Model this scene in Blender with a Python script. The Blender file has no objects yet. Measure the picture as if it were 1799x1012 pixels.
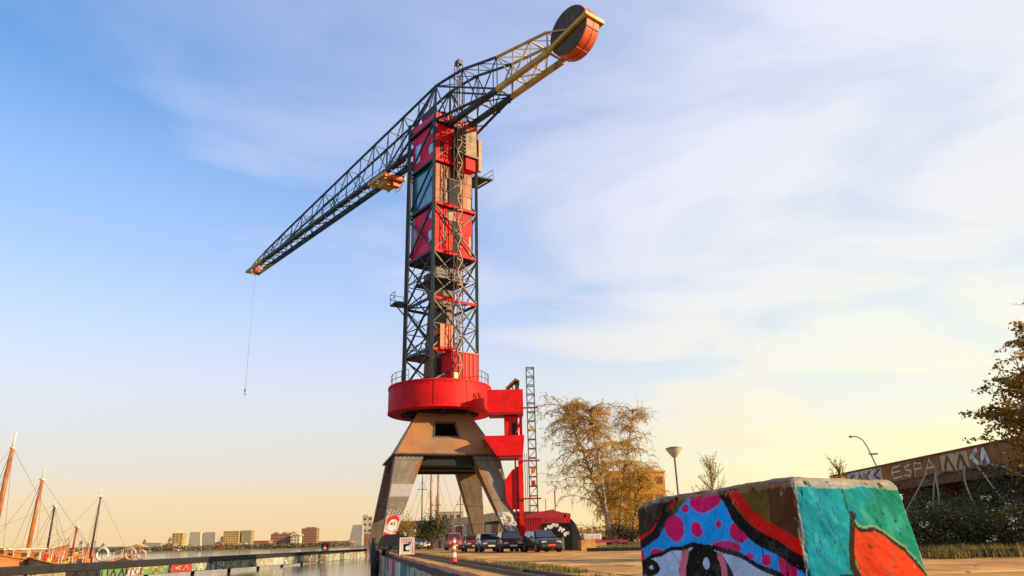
import bpy, math, random
import numpy as np
from mathutils import Vector, Matrix

rad = math.radians
random.seed(11)
rng = np.random.default_rng(11)
sc = bpy.context.scene
col = sc.collection

# ------------------------------------------------------------------ camera
CAM_H, PITCH, ROLL = 0.78, rad(18.9), rad(1.3)
cd = bpy.data.cameras.new('camera')
cd.sensor_width = 36.0
cd.lens = 36.0 * 1299.0 / 1799.0
cd.clip_end = 20000
cd.clip_start = 0.05
cam = bpy.data.objects.new('camera', cd)
col.objects.link(cam)
_f = Vector((0, math.cos(PITCH), math.sin(PITCH)))
_r0 = Vector((1, 0, 0))
_u0 = Vector((0, -math.sin(PITCH), math.cos(PITCH)))
_r = _r0 * math.cos(ROLL) - _u0 * math.sin(ROLL)
_u = _u0 * math.cos(ROLL) + _r0 * math.sin(ROLL)
m3 = Matrix((_r, _u, -_f)).transposed()
cam.matrix_world = Matrix.Translation((0, 0, CAM_H)) @ m3.to_4x4()
sc.camera = cam

# ------------------------------------------------------------------ light
SUN_AZ, SUN_EL = rad(110), rad(21)          # azimuth clockwise from +Y
sun_dir = Vector((math.sin(SUN_AZ) * math.cos(SUN_EL), math.cos(SUN_AZ) * math.cos(SUN_EL), math.sin(SUN_EL)))
sd = bpy.data.lights.new('sun', 'SUN')
sd.energy = 3.7
sd.angle = rad(0.6)
sd.color = (1.0, 0.74, 0.44)
sun = bpy.data.objects.new('sun', sd)
col.objects.link(sun)
sun.location = (60, 0, 60)
sun.rotation_euler = (-sun_dir).to_track_quat('-Z', 'Y').to_euler()

w = bpy.data.worlds.new('World')
sc.world = w
w.use_nodes = True
nt = w.node_tree
nt.nodes.clear()
def N(t, **k):
    n = nt.nodes.new(t)
    for a, b in k.items():
        setattr(n, a, b)
    return n
def math_(op, a, b=None, clamp=False):
    n = N('ShaderNodeMath', operation=op)
    n.use_clamp = clamp
    for i, v in enumerate((a, b)):
        if v is None: continue
        if isinstance(v, (int, float)): n.inputs[i].default_value = v
        else: nt.links.new(v, n.inputs[i])
    return n.outputs[0]
def ramp_(fac, stops, interp='LINEAR'):
    n = N('ShaderNodeValToRGB')
    n.color_ramp.interpolation = interp
    el = n.color_ramp.elements
    while len(el) < len(stops): el.new(0.5)
    for e, (p, c) in zip(el, stops):
        e.position = p
        e.color = (*c, 1) if len(c) == 3 else c
    nt.links.new(fac, n.inputs[0])
    return n.outputs[0]
sky = N('ShaderNodeTexSky', sky_type='NISHITA', sun_disc=False)
sky.sun_elevation = SUN_EL
sky.sun_rotation = SUN_AZ
sky.air_density = 1.0
sky.dust_density = 0.6
sky.ozone_density = 2.5
hs = N('ShaderNodeHueSaturation')
hs.inputs['Saturation'].default_value = 1.32
nt.links.new(sky.outputs[0], hs.inputs['Color'])
bg1 = N('ShaderNodeBackground')
bg1.inputs[1].default_value = 0.13
nt.links.new(hs.outputs[0], bg1.inputs[0])
tc = N('ShaderNodeTexCoord')
sep = N('ShaderNodeSeparateXYZ')
nt.links.new(tc.outputs['Generated'], sep.inputs[0])
X, Y, Z = sep.outputs
# high thin cloud veil, laid out on a flat layer overhead
den = math_('ADD', math_('MAXIMUM', Z, 0.0), 0.16)
cmb = N('ShaderNodeCombineXYZ')
nt.links.new(math_('DIVIDE', X, den), cmb.inputs[0])
nt.links.new(math_('DIVIDE', Y, den), cmb.inputs[1])
mp = N('ShaderNodeMapping')
mp.inputs['Rotation'].default_value = (0, 0, rad(35))
mp.inputs['Scale'].default_value = (0.8, 1.15, 1)
mp.inputs['Location'].default_value = (0.9, 0.35, 0)
nt.links.new(cmb.outputs[0], mp.inputs[0])
nz = N('ShaderNodeTexNoise')
nz.inputs['Scale'].default_value = 1.5
nz.inputs['Detail'].default_value = 6
nz.inputs['Roughness'].default_value = 0.52
nz.inputs['Distortion'].default_value = 0.5
nt.links.new(mp.outputs[0], nz.inputs[0])
# closeness to the sun's bearing
vd = N('ShaderNodeVectorMath', operation='DOT_PRODUCT')
nt.links.new(tc.outputs['Generated'], vd.inputs[0])
vd.inputs[1].default_value = (math.sin(rad(68)), math.cos(rad(68)), 0.10)
sunside = math_('MULTIPLY_ADD', vd.outputs['Value'], 0.5)
nt.nodes[-1].inputs[2].default_value = 0.5
veil = ramp_(sunside, [(0.0, (0.0,) * 3), (0.45, (0.03,) * 3), (0.62, (0.34,) * 3), (0.72, (0.64,) * 3), (0.84, (0.95,) * 3), (0.94, (1.0,) * 3), (1.0, (1.0,) * 3)])
cl = ramp_(nz.outputs[0], [(0.36, (0.02,) * 3), (0.60, (0.62,) * 3), (0.75, (0.85,) * 3)], 'EASE')
low = ramp_(Z, [(0.0, (1.0,) * 3), (0.05, (0.95,) * 3), (0.18, (0.84,) * 3), (0.34, (0.46,) * 3), (0.62, (0.0,) * 3)])
mod = math_('MULTIPLY', math_('SUBTRACT', nz.outputs[0], 0.5), 1.9)                 # thick and thin places in the veil
both = math_('ADD', math_('ADD', math_('MULTIPLY', veil, 0.90), 0.145), mod, True)
fac = math_('MAXIMUM', both, low)
# colour of veil by height: warm at the skyline, white-lilac above
c_low = ramp_(Z, [(0.0, (0.66, 0.46, 0.24)), (0.04, (0.63, 0.47, 0.29)), (0.10, (0.56, 0.50, 0.42)), (0.18, (0.57, 0.54, 0.55)), (0.30, (0.54, 0.55, 0.65)), (0.60, (0.52, 0.55, 0.74))])
c_sun = ramp_(Z, [(0.0, (0.88, 0.70, 0.28)), (0.08, (0.78, 0.70, 0.42)), (0.20, (0.68, 0.67, 0.58)), (0.38, (0.60, 0.61, 0.64)), (0.75, (0.54, 0.56, 0.67))])
mx = N('ShaderNodeMixRGB')
nt.links.new(ramp_(sunside, [(0.60, (0.0,) * 3), (0.93, (1.0,) * 3)], 'EASE'), mx.inputs[0])
nt.links.new(c_low, mx.inputs[1])
nt.links.new(c_sun, mx.inputs[2])
bg2 = N('ShaderNodeBackground')
bg2.inputs[1].default_value = 0.72
nt.links.new(mx.outputs[0], bg2.inputs[0])
ms = N('ShaderNodeMixShader')
nt.links.new(fac, ms.inputs[0])
nt.links.new(bg1.outputs[0], ms.inputs[1])
nt.links.new(bg2.outputs[0], ms.inputs[2])
wo = N('ShaderNodeOutputWorld')
nt.links.new(ms.outputs[0], wo.inputs[0])

vs = sc.view_settings
vs.view_transform = 'Standard'
vs.look = 'None'
vs.exposure = 1.0
vs.gamma = 1.0
vs.use_curve_mapping = False
sc.cycles.max_bounces = 6
sc.cycles.use_denoising = True

# ------------------------------------------------------------------ helpers
WL = {}                                        # world position of every object's origin
def wl(o): return WL.get(o.name, Vector((0, 0, 0))) if o else Vector((0, 0, 0))

def link(name, me, m, parent=None, at=None):
    o = bpy.data.objects.new(name, me)
    col.objects.link(o)
    if m and me and not me.materials: me.materials.append(m)
    at = Vector(at) if at is not None else Vector((0, 0, 0))
    WL[o.name] = at
    o.location = at - wl(parent)
    o.parent = parent
    return o

def build(name, V, F, m, parent=None, smooth=False):
    V = np.asarray(V, float)
    c = (V.min(0) + V.max(0)) / 2
    c = np.array([c[0], c[1], V[:, 2].min() if parent is None else c[2]])
    me = bpy.data.meshes.new(name)
    me.from_pydata((V - c).tolist(), [], F)
    me.validate()
    if smooth:
        me.polygons.foreach_set('use_smooth', [True] * len(me.polygons))
    me.update()
    return link(name, me, m, parent, c)

def fixn(o):
    import bmesh
    bm = bmesh.new(); bm.from_mesh(o.data)
    bmesh.ops.recalc_face_normals(bm, faces=bm.faces)
    bm.to_mesh(o.data); bm.free()
    return o

BOXF = [(0, 3, 2, 1), (4, 5, 6, 7), (0, 1, 5, 4), (1, 2, 6, 5), (2, 3, 7, 6), (3, 0, 4, 7)]
def hexa(name, b4, t4, m, parent=None):
    return fixn(build(name, list(b4) + list(t4), BOXF, m, parent))

def box(name, c, s, m, parent=None, rz=0.0, bev=0.0):
    x, y, z = (v / 2 for v in s)
    P = [(-x, -y, -z), (x, -y, -z), (x, y, -z), (-x, y, -z), (-x, -y, z), (x, -y, z), (x, y, z), (-x, y, z)]
    ca, sa = math.cos(rz), math.sin(rz)
    P = [(c[0] + a * ca - b * sa, c[1] + a * sa + b * ca, c[2] + d) for a, b, d in P]
    o = build(name, P, BOXF, m, parent)
    if bev:
        md = o.modifiers.new('bevel', 'BEVEL'); md.width = bev; md.segments = 2
    return o

def beam(name, p, q, wd, m, parent=None, h=None):
    p, q = Vector(p), Vector(q)
    d = (q - p).normalized()
    up = Vector((0, 0, 1)) if abs(d.z) < 0.95 else Vector((0, 1, 0))
    s = d.cross(up).normalized(); t = s.cross(d).normalized()
    h = h or wd
    a, b = s * wd / 2, t * h / 2
    return build(name, [p - a - b, p + a - b, p + a + b, p - a + b, q - a - b, q + a - b, q + a + b, q - a + b], BOXF, m, parent)

def tube_data(pts, rr, n=8):
    pts = [Vector(p) for p in pts]
    if isinstance(rr, (int, float)): rr = [rr] * len(pts)
    V, F = [], []
    for i, p in enumerate(pts):
        d = (pts[min(i + 1, len(pts) - 1)] - pts[max(i - 1, 0)]).normalized()
        up = Vector((0, 0, 1)) if abs(d.z) < 0.9 else Vector((1, 0, 0))
        s = d.cross(up).normalized(); t = d.cross(s).normalized()
        for k in range(n):
            a = 2 * math.pi * k / n
            V.append(p + (s * math.cos(a) + t * math.sin(a)) * rr[i])
    for i in range(len(pts) - 1):
        for k in range(n):
            F.append((i * n + k, i * n + (k + 1) % n, (i + 1) * n + (k + 1) % n, (i + 1) * n + k))
    F.append(tuple(range(n))[::-1]); F.append(tuple(range((len(pts) - 1) * n, len(pts) * n)))
    return V, F
def tube(name, pts, rr, m, parent=None, n=8):
    V, F = tube_data(pts, rr, n)
    return build(name, V, F, m, parent, True)

def lathe(name, c, prof, m, parent=None, n=32, axis='Z', smooth=True):
    V, F = [], []
    for r_, z_ in prof:
        for k in range(n):
            a = 2 * math.pi * k / n
            V.append((c[0] + r_ * math.cos(a), c[1] + r_ * math.sin(a), c[2] + z_))
    for i in range(len(prof) - 1):
        for k in range(n):
            F.append((i * n + k, i * n + (k + 1) % n, (i + 1) * n + (k + 1) % n, (i + 1) * n + k))
    o = build(name, V, F, m, parent, smooth)
    if smooth: sharp(o)
    return o
def sharp(o, a=35):
    import bmesh
    bm = bmesh.new(); bm.from_mesh(o.data)
    for e in bm.edges:
        if len(e.link_faces) == 2 and e.calc_face_angle(0) > rad(a): e.smooth = False
    bm.to_mesh(o.data); bm.free()

def prism(name, poly, o, u, v, n, m, parent=None):
    """extrude the 2D outline poly (in the plane o,u,v) by the vector n"""
    o, u, v, n = (Vector(a) for a in (o, u, v, n))
    A = [o + u * a + v * b for a, b in poly]
    k = len(A)
    V = A + [p + n for p in A]
    F = [tuple(range(k)), tuple(range(2 * k - 1, k - 1, -1))] + [(i, i + k, (i + 1) % k + k, (i + 1) % k) for i in range(k)]
    return fixn(build(name, V, F, m, parent))

def cyl(name, p, q, r_, m, parent=None, n=16):
    V, F = tube_data([p, q], r_, n)
    o = build(name, V, F, m, parent, True); sharp(o)
    return o

def thing(name, label, cat, loc=(0, 0, 0), group=None):
    o = bpy.data.objects.new(name, None)
    col.objects.link(o)
    o.empty_display_size = 0.3
    o.location = loc
    WL[o.name] = Vector(loc)
    return tag(o, label, cat, group)
def tag(o, label, cat, group=None):
    o['label'] = label; o['category'] = cat
    if group: o['group'] = group
    return o
def kind(o, k):
    o['kind'] = k
    return o

# ------------------------------------------------------------------ materials
def lin(h):
    h = h.lstrip('#')
    c = [int(h[i:i + 2], 16) / 255 for i in (0, 2, 4)]
    return tuple(v / 12.92 if v < 0.04045 else ((v + 0.055) / 1.055) ** 2.4 for v in c)

MATS = {}
def pm(name, c=None, rough=0.6, metal=0.0, var=0.2, scale=1.5, bump=0.0, bscale=20.0, c2=None, t2=(0.5, 0.65), attr=False, spec=0.5, coat=0.0, trans=0.0, island=None, stretch=(1, 1, 1), objrand=0.0, stretch2=None):
    if name in MATS: return MATS[name]
    m = bpy.data.materials.new(name); m.use_nodes = True
    n = m.node_tree.nodes; L = m.node_tree.links
    b = n['Principled BSDF']
    b.inputs['Roughness'].default_value = rough
    b.inputs['Metallic'].default_value = metal
    b.inputs['Specular IOR Level'].default_value = spec
    b.inputs['Coat Weight'].default_value = coat
    geo = n.new('ShaderNodeNewGeometry')
    mpn = n.new('ShaderNodeMapping'); mpn.inputs['Scale'].default_value = stretch
    L.new(geo.outputs['Position'], mpn.inputs[0])
    tx = n.new('ShaderNodeTexNoise'); tx.inputs['Scale'].default_value = scale; tx.inputs['Detail'].default_value = 6
    tx.inputs['Roughness'].default_value = 0.62
    L.new(mpn.outputs[0], tx.inputs[0])
    if attr:
        a = n.new('ShaderNodeAttribute'); a.attribute_name = 'paint'; src = a.outputs['Color']
    elif island:
        r_ = n.new('ShaderNodeValToRGB'); el = r_.color_ramp.elements
        while len(el) < len(island): el.new(0.5)
        for i, (e, cc) in enumerate(zip(el, island)):
            e.position = i / (len(island) - 1); e.color = (*cc, 1)
        L.new(geo.outputs['Random Per Island'], r_.inputs[0]); src = r_.outputs[0]
    else:
        a = n.new('ShaderNodeRGB'); a.outputs[0].default_value = (*c, 1); src = a.outputs[0]
    if c2:
        mk = n.new('ShaderNodeValToRGB')
        mk.color_ramp.elements[0].position = t2[0]; mk.color_ramp.elements[1].position = t2[1]
        tx2 = n.new('ShaderNodeTexNoise'); tx2.inputs['Scale'].default_value = scale * 0.7; tx2.inputs['Detail'].default_value = 8
        tx2.inputs['Roughness'].default_value = 0.7
        if stretch2:
            mp2 = n.new('ShaderNodeMapping'); mp2.inputs['Scale'].default_value = stretch2
            L.new(geo.outputs['Position'], mp2.inputs[0]); L.new(mp2.outputs[0], tx2.inputs[0])
        else: L.new(mpn.outputs[0], tx2.inputs[0])
        L.new(tx2.outputs[0], mk.inputs[0])
        mxx = n.new('ShaderNodeMixRGB'); L.new(mk.outputs[0], mxx.inputs[0]); L.new(src, mxx.inputs[1])
        mxx.inputs[2].default_value = (*c2, 1); src = mxx.outputs[0]
    mr = n.new('ShaderNodeMapRange')
    mr.inputs['From Min'].default_value = 0.3; mr.inputs['From Max'].default_value = 0.7
    mr.inputs['To Min'].default_value = 1 - var; mr.inputs['To Max'].default_value = 1 + var
    L.new(tx.outputs[0], mr.inputs[0])
    vm = n.new('ShaderNodeVectorMath'); vm.operation = 'SCALE'
    L.new(src, vm.inputs[0]); L.new(mr.outputs[0], vm.inputs['Scale'])
    if objrand:
        oi = n.new('ShaderNodeObjectInfo'); mo = n.new('ShaderNodeMapRange')
        mo.inputs['To Min'].default_value = 1 - objrand; mo.inputs['To Max'].default_value = 1 + objrand
        L.new(oi.outputs['Random'], mo.inputs[0]); vo = n.new('ShaderNodeVectorMath'); vo.operation = 'SCALE'
        L.new(vm.outputs[0], vo.inputs[0]); L.new(mo.outputs[0], vo.inputs['Scale']); vm = vo
    L.new(vm.outputs[0], b.inputs['Base Color'])
    if bump:
        bt = n.new('ShaderNodeTexNoise'); bt.inputs['Scale'].default_value = bscale; bt.inputs['Detail'].default_value = 6
        L.new(geo.outputs['Position'], bt.inputs[0])
        bp = n.new('ShaderNodeBump'); bp.inputs['Strength'].default_value = 1.0; bp.inputs['Distance'].default_value = bump
        L.new(bt.outputs[0], bp.inputs['Height']); L.new(bp.outputs[0], b.inputs['Normal'])
    if trans:
        out = n['Material Output']
        tr = n.new('ShaderNodeBsdfTranslucent'); L.new(vm.outputs[0], tr.inputs[0])
        mxs = n.new('ShaderNodeMixShader'); mxs.inputs[0].default_value = trans
        L.new(b.outputs[0], mxs.inputs[1]); L.new(tr.outputs[0], mxs.inputs[2]); L.new(mxs.outputs[0], out.inputs[0])
    MATS[name] = m
    return m

STEEL = pm('dark_green_steel', (0.018, 0.034, 0.032), 0.55, 0.0, 0.35, 2.0, c2=(0.06, 0.03, 0.015), t2=(0.56, 0.72))
STEELB = pm('black_steel', (0.014, 0.016, 0.018), 0.5, 0.0, 0.3, 2.0)
GREYST = pm('weathered_grey_steel', (0.10, 0.095, 0.075), 0.6, 0, 0.3, 1.5, c2=(0.10, 0.045, 0.02), t2=(0.52, 0.7))
YEL = pm('yellow_paint', (0.52, 0.33, 0.035), 0.5, 0, 0.3, 1.2, c2=(0.14, 0.07, 0.015), t2=(0.52, 0.72))
RED = pm('red_paint', (0.72, 0.006, 0.007), 0.6, 0, 0.22, 1.1, bump=.003, bscale=8, c2=(0.30, 0.035, 0.014), t2=(0.56, 0.74), spec=.2, objrand=.12, stretch2=(2.2, 2.2, .22))
RED_SHADE = pm('red_panel_shade_tint', (0.82, 0.010, 0.075), 0.5, 0, 0.18, 0.8, spec=.25, objrand=.16)  # the cabin red with the bluish shade of the left faces mixed in
REDDK = pm('dark_red_paint', (0.33, 0.012, 0.012), 0.5, 0, 0.2, 1.2)
CW = pm('counterweight_orange', (0.62, 0.10, 0.02), 0.55, 0, 0.2, 1.0, c2=(0.28, 0.05, 0.015), t2=(0.5, 0.75))
CWF = pm('rusty_dark_plate', (0.075, 0.045, 0.025), 0.7, 0, 0.35, 1.3, c2=(0.16, 0.08, 0.04), t2=(0.5, 0.7))
PYL = pm('brown_pylon', (0.15, 0.085, 0.045), 0.65, 0, 0.25, 1.0, c2=(0.08, 0.05, 0.03), t2=(0.5, 0.7))
PORT = pm('rusty_portal_steel', (0.30, 0.15, 0.055), 0.6, 0, 0.22, 0.5, bump=0.004, bscale=6, c2=(0.42, 0.13, 0.018), t2=(0.44, 0.66), stretch2=(.8, .8, .35))
PAINT = pm('painted_surface', None, 0.75, 0, 0.16, 3.0, bump=0.004, bscale=30, attr=True, spec=.08)
GLASS = pm('suite_window', (0.36, 0.50, 0.64), 0.08, 0.0, 0.1, 1.0, spec=1.0, coat=1.0)  # pale blue base: sky reflection put into the window colour
TEALG = pm('teal_glass', (0.01, 0.16, 0.18), 0.12, 0.0, 0.25, 0.8, spec=1.0, coat=1.0)
BEIGE = pm('cream_panel', (0.30, 0.20, 0.09), 0.6, 0, 0.25, 1.2, c2=(.16, .08, .03), t2=(.52, .7), objrand=.2)
ORNP = pm('orange_panel', (0.34, 0.085, 0.016), 0.6, 0, 0.3, 1.2, c2=(.10, .035, .012), t2=(.5, .7), objrand=.25)
DARK = pm('dark_void', (0.008, 0.008, 0.009), 0.8, 0, 0.2, 2.0)  # near-black colour puts the shade inside openings and doorways into the material
CONC = pm('concrete', (0.30, 0.25, 0.18), 0.85, 0, 0.25, 1.2, bump=0.01, bscale=12, c2=(0.20, 0.15, 0.09), t2=(0.45, 0.7))

# ------------------------------------------------------------------ painted sheets: a small raster kit
class Canvas:
    def __init__(s, x0, x1, y0, y1, res, base):
        s.x0, s.y0 = x0, y0
        s.nx = max(2, int(round((x1 - x0) / res)) + 1); s.ny = max(2, int(round((y1 - y0) / res)) + 1)
        s.x1, s.y1 = x1, y1
        s.X, s.Y = np.meshgrid(np.linspace(x0, x1, s.nx), np.linspace(y0, y1, s.ny))
        s.a = np.empty((s.ny, s.nx, 3)); s.a[:] = base
        s.wx = 0.0; s.wy = 0.0
    def wobble(s, amp, sc_):
        ph = rng.uniform(0, 6, 4)
        s.wx = amp * (np.sin(s.X * sc_ + ph[0] + s.Y * sc_ * 1.3) + 0.6 * np.sin(s.Y * sc_ * 2.7 + ph[1]))
        s.wy = amp * (np.sin(s.Y * sc_ * 1.1 + ph[2] - s.X * sc_ * 1.7) + 0.6 * np.sin(s.X * sc_ * 2.3 + ph[3]))
    def put(s, mask, c): s.a[mask] = c
    def ell(s, cx, cy, rx, ry): return ((s.X + s.wx - cx) / rx) ** 2 + ((s.Y + s.wy - cy) / ry) ** 2 < 1
    def poly(s, pts):
        m_ = np.zeros(s.X.shape, bool); px, py = s.X + s.wx, s.Y + s.wy
        k = len(pts)
        for i in range(k):
            (xa, ya), (xb, yb) = pts[i], pts[(i + 1) % k]
            if ya == yb: continue
            cr = ((ya > py) != (yb > py)) & (px < (xb - xa) * (py - ya) / (yb - ya) + xa)
            m_ ^= cr
        return m_
    def dist(s, pts, ax=1.0):
        d = np.full(s.X.shape, 1e9); px, py = (s.X + s.wx) * ax, s.Y + s.wy
        for (xa, ya), (xb, yb) in zip(pts[:-1], pts[1:]):
            xa, xb = xa * ax, xb * ax
            vx, vy = xb - xa, yb - ya
            t = np.clip(((px - xa) * vx + (py - ya) * vy) / (vx * vx + vy * vy + 1e-12), 0, 1)
            d = np.minimum(d, np.hypot(px - xa - t * vx, py - ya - t * vy))
        return d
    def stroke(s, pts, wd, c, ax=1.0): s.put(s.dist(pts, ax) < wd / 2, c)

def vnoise(Xa, Ya, sc_, seed, oct_=4):
    """cheap value noise for paint blotches, 0..1"""
    r2 = np.random.default_rng(seed); T = r2.random((64, 64)); o = np.zeros(Xa.shape); amp, tot = 1.0, 0.0
    for k in range(oct_):
        x, y = Xa * sc_ * 2 ** k, Ya * sc_ * 2 ** k
        xi, yi = np.floor(x).astype(int), np.floor(y).astype(int); fx, fy = x - xi, y - yi
        fx, fy = fx * fx * (3 - 2 * fx), fy * fy * (3 - 2 * fy)
        g = lambda i, j: T[(xi + i) % 64, (yi + j) % 64]
        o += amp * ((g(0, 0) * (1 - fx) + g(1, 0) * fx) * (1 - fy) + (g(0, 1) * (1 - fx) + g(1, 1) * fx) * fy)
        tot += amp; amp *= 0.55
    return o / tot

def paint_attr(me, colors):
    ca = me.color_attributes.new('paint', 'FLOAT_COLOR', 'POINT')
    full = np.ones((len(me.vertices), 4), np.float32); full[:len(colors), :3] = colors
    ca.data.foreach_set('color', full.ravel())

def sheet(name, cv, o, u, n, thick, m, parent=None, v=(0, 0, 1), relief=None):
    """a painted slab: dense front sheet carrying the canvas colours over a solid back"""
    o, u, v, n = (np.asarray(a, float) for a in (o, u, v, n))
    P = o + cv.X[..., None] * u + cv.Y[..., None] * v
    if relief is not None: P = P + relief[..., None] * n
    V = P.reshape(-1, 3)
    nx, ny = cv.nx, cv.ny
    idx = np.arange(nx * ny).reshape(ny, nx)
    F = np.stack([idx[:-1, :-1], idx[:-1, 1:], idx[1:, 1:], idx[1:, :-1]], -1).reshape(-1, 4)
    nn = np.cross(u, v)
    if nn @ n < 0: F = F[:, ::-1]
    B = []
    for dd in (0.004, thick):
        for (a, b) in ((cv.x0, cv.y0), (cv.x1, cv.y0), (cv.x1, cv.y1), (cv.x0, cv.y1)):
            B.append(o + u * a + v * b - n * dd)
    k = len(V)
    allF = F.tolist() + [tuple(k + i for i in f) for f in BOXF]
    c0_ = np.concatenate([cv.a.reshape(-1, 3), np.tile(cv.a.mean((0, 1)) * 0.8, (8, 1))])
    ob = build(name, np.concatenate([V, np.array(B)]), allF, m, parent)
    paint_attr(ob.data, c0_)
    return ob

GRAF = [lin(h) for h in ('e8e2d0', 'd8d2c0', 'c43a2a', '2f8f7a', '3f9a5a', 'd98a2a', 'e0c84a', 'd2687a', '3a5a9a', '1c1a1a', 'b8b090', '8a4a8a', 'e6e0d8')]
def graffiti(cv, x0, x1, y0, y1, bg, fg, edge=(0.01, 0.01, 0.01), letters=4, sw=None):
    """a throw-up: a filled ground and fat letter-like strokes with an outline"""
    h = y1 - y0; sw = sw or h * 0.2
    if bg is not None: cv.put((cv.X > x0) & (cv.X < x1) & (cv.Y > y0) & (cv.Y < y1), bg)
    lw = (x1 - x0) / letters
    for k in range(letters):
        xa = x0 + (k + 0.18) * lw; xb = xa + lw * 0.64; ya = y0 + h * 0.14; yb = y1 - h * 0.14; ym = (ya + yb) / 2
        G = [[(xa, ya), (xa, yb), (xb, yb)], [(xb, yb), (xa, ym), (xb, ya)], [(xa, ya), ((xa + xb) / 2, yb), (xb, ya)],
             [(xa, yb), (xa, ya), (xb, ya), (xb, yb)], [(xb, yb), (xa, yb), (xa, ym), (xb, ym), (xb, ya), (xa, ya)]]
        g = random.choice(G)
        g = [(a + random.uniform(-.06, .06) * lw, b + random.uniform(-.06, .06) * h) for a, b in g]
        cv.stroke(g, sw * 1.55, edge); cv.stroke(g, sw, fg)

# ------------------------------------------------------------------ the setting
# quay edge runs (2.55, 0) -> (-22.6, 120)
QD = Vector((-0.2096, 1.0, 0)).normalized(); QN = Vector((QD.y, -QD.x, 0))      # along the quay, and inland
def Q(s, t, z=0.0):                                                             # s along the edge, t inland
    p = Vector((2.55, 0, 0)) + QD * s + QN * t
    return (p.x, p.y, z)

WATER = bpy.data.materials.new('water'); WATER.use_nodes = True
_n = WATER.node_tree.nodes; _l = WATER.node_tree.links; _b = _n['Principled BSDF']
_b.inputs['Base Color'].default_value = (0.10, 0.12, 0.10, 1); _b.inputs['Roughness'].default_value = 0.08
_b.inputs['IOR'].default_value = 1.33
_g = _n.new('ShaderNodeNewGeometry'); _m = _n.new('ShaderNodeMapping'); _m.inputs['Scale'].default_value = (1.0, 0.45, 1)
_t = _n.new('ShaderNodeTexNoise'); _t.inputs['Scale'].default_value = 1.4; _t.inputs['Detail'].default_value = 5
_p = _n.new('ShaderNodeBump'); _p.inputs['Distance'].default_value = 0.06; _p.inputs['Strength'].default_value = 0.6
_l.new(_g.outputs['Position'], _m.inputs[0]); _l.new(_m.outputs[0], _t.inputs[0]); _l.new(_t.outputs[0], _p.inputs['Height']); _l.new(_p.outputs[0], _b.inputs['Normal'])
kind(build('water', [(-9000, -300, -1.4), (9000, -300, -1.4), (9000, 14000, -1.4), (-9000, 14000, -1.4)], [(0, 1, 2, 3)], WATER), 'structure')

SAND = pm('sandy_ground', (0.48, 0.26, 0.085), 0.9, 0, 0.3, 0.35, bump=0.02, bscale=5, c2=(0.30, 0.16, 0.05), t2=(0.48, 0.66), spec=.1)
e0, e1 = Q(-60, 0.46), Q(118, 0.46)
GP = [e0, e1, (6, 124, 0), (40, 320, 0), (60, 9000, 0), (9000, 9000, 0), (9000, -60, 0), (20, -60, 0)]
GP = [(p[0], p[1], 0.0) for p in GP]
k = len(GP)
gV = GP + [(p[0], p[1], -1.6) for p in GP]
gF = [tuple(range(k))[::-1]] + [(i, (i + 1) % k, (i + 1) % k + k, i + k) for i in range(k)]
ground = fixn(build('ground', gV, gF, SAND)); kind(ground, 'structure')

# concrete paving plates on the quay, each its own piece
SLAB = pm('paving_plate', (0.54, 0.30, 0.10), 0.9, 0, 0.28, 0.6, bump=0.006, bscale=18, c2=(0.30, 0.15, 0.045), t2=(0.44, 0.62), spec=.1, objrand=.16)
sm = bpy.data.meshes.new('paving_plate')
h_ = 0.962
sm.from_pydata([(-h_, -h_, -.04), (h_, -h_, -.04), (h_, h_, -.04), (-h_, h_, -.04), (-h_ + .02, -h_ + .02, .012), (h_ - .02, -h_ + .02, .012), (h_ - .02, h_ - .02, .012), (-h_ + .02, h_ - .02, .012)], [], BOXF)
sm.materials.append(SLAB)
qang = math.atan2(QD.y, QD.x) - math.pi / 2
cnt = 0
for i in range(7, 27):
    for j in range(11):
        x, y, z = Q(i * 2.0 + 1, 4.4 + j * 2.0)
        if cnt >= 290 or y < 14: continue
        o = link('paving_plate', sm, None, ground, (x, y, 0.006))
        o.rotation_euler = (random.gauss(0, .003), random.gauss(0, .003), qang)
        cnt += 1

# rails of the crane track, set in the quay
RAILM = pm('rusty_rail', (0.05, 0.028, 0.018), 0.5, 0.3, 0.4, 3.0)
for t_, lab in ((1.35, 'long rusty crane rail nearest the quay edge'), (2.0, 'long rusty rail just inland of the first crane rail')):
    pts = [Q(6, t_, 0.0), Q(116, t_, 0.0)]
    tag(beam('crane_rail', Q(6, t_, 0.045), Q(116, t_, 0.045), 0.11, RAILM, None, 0.09), lab, 'rail', 'crane rails')

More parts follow.
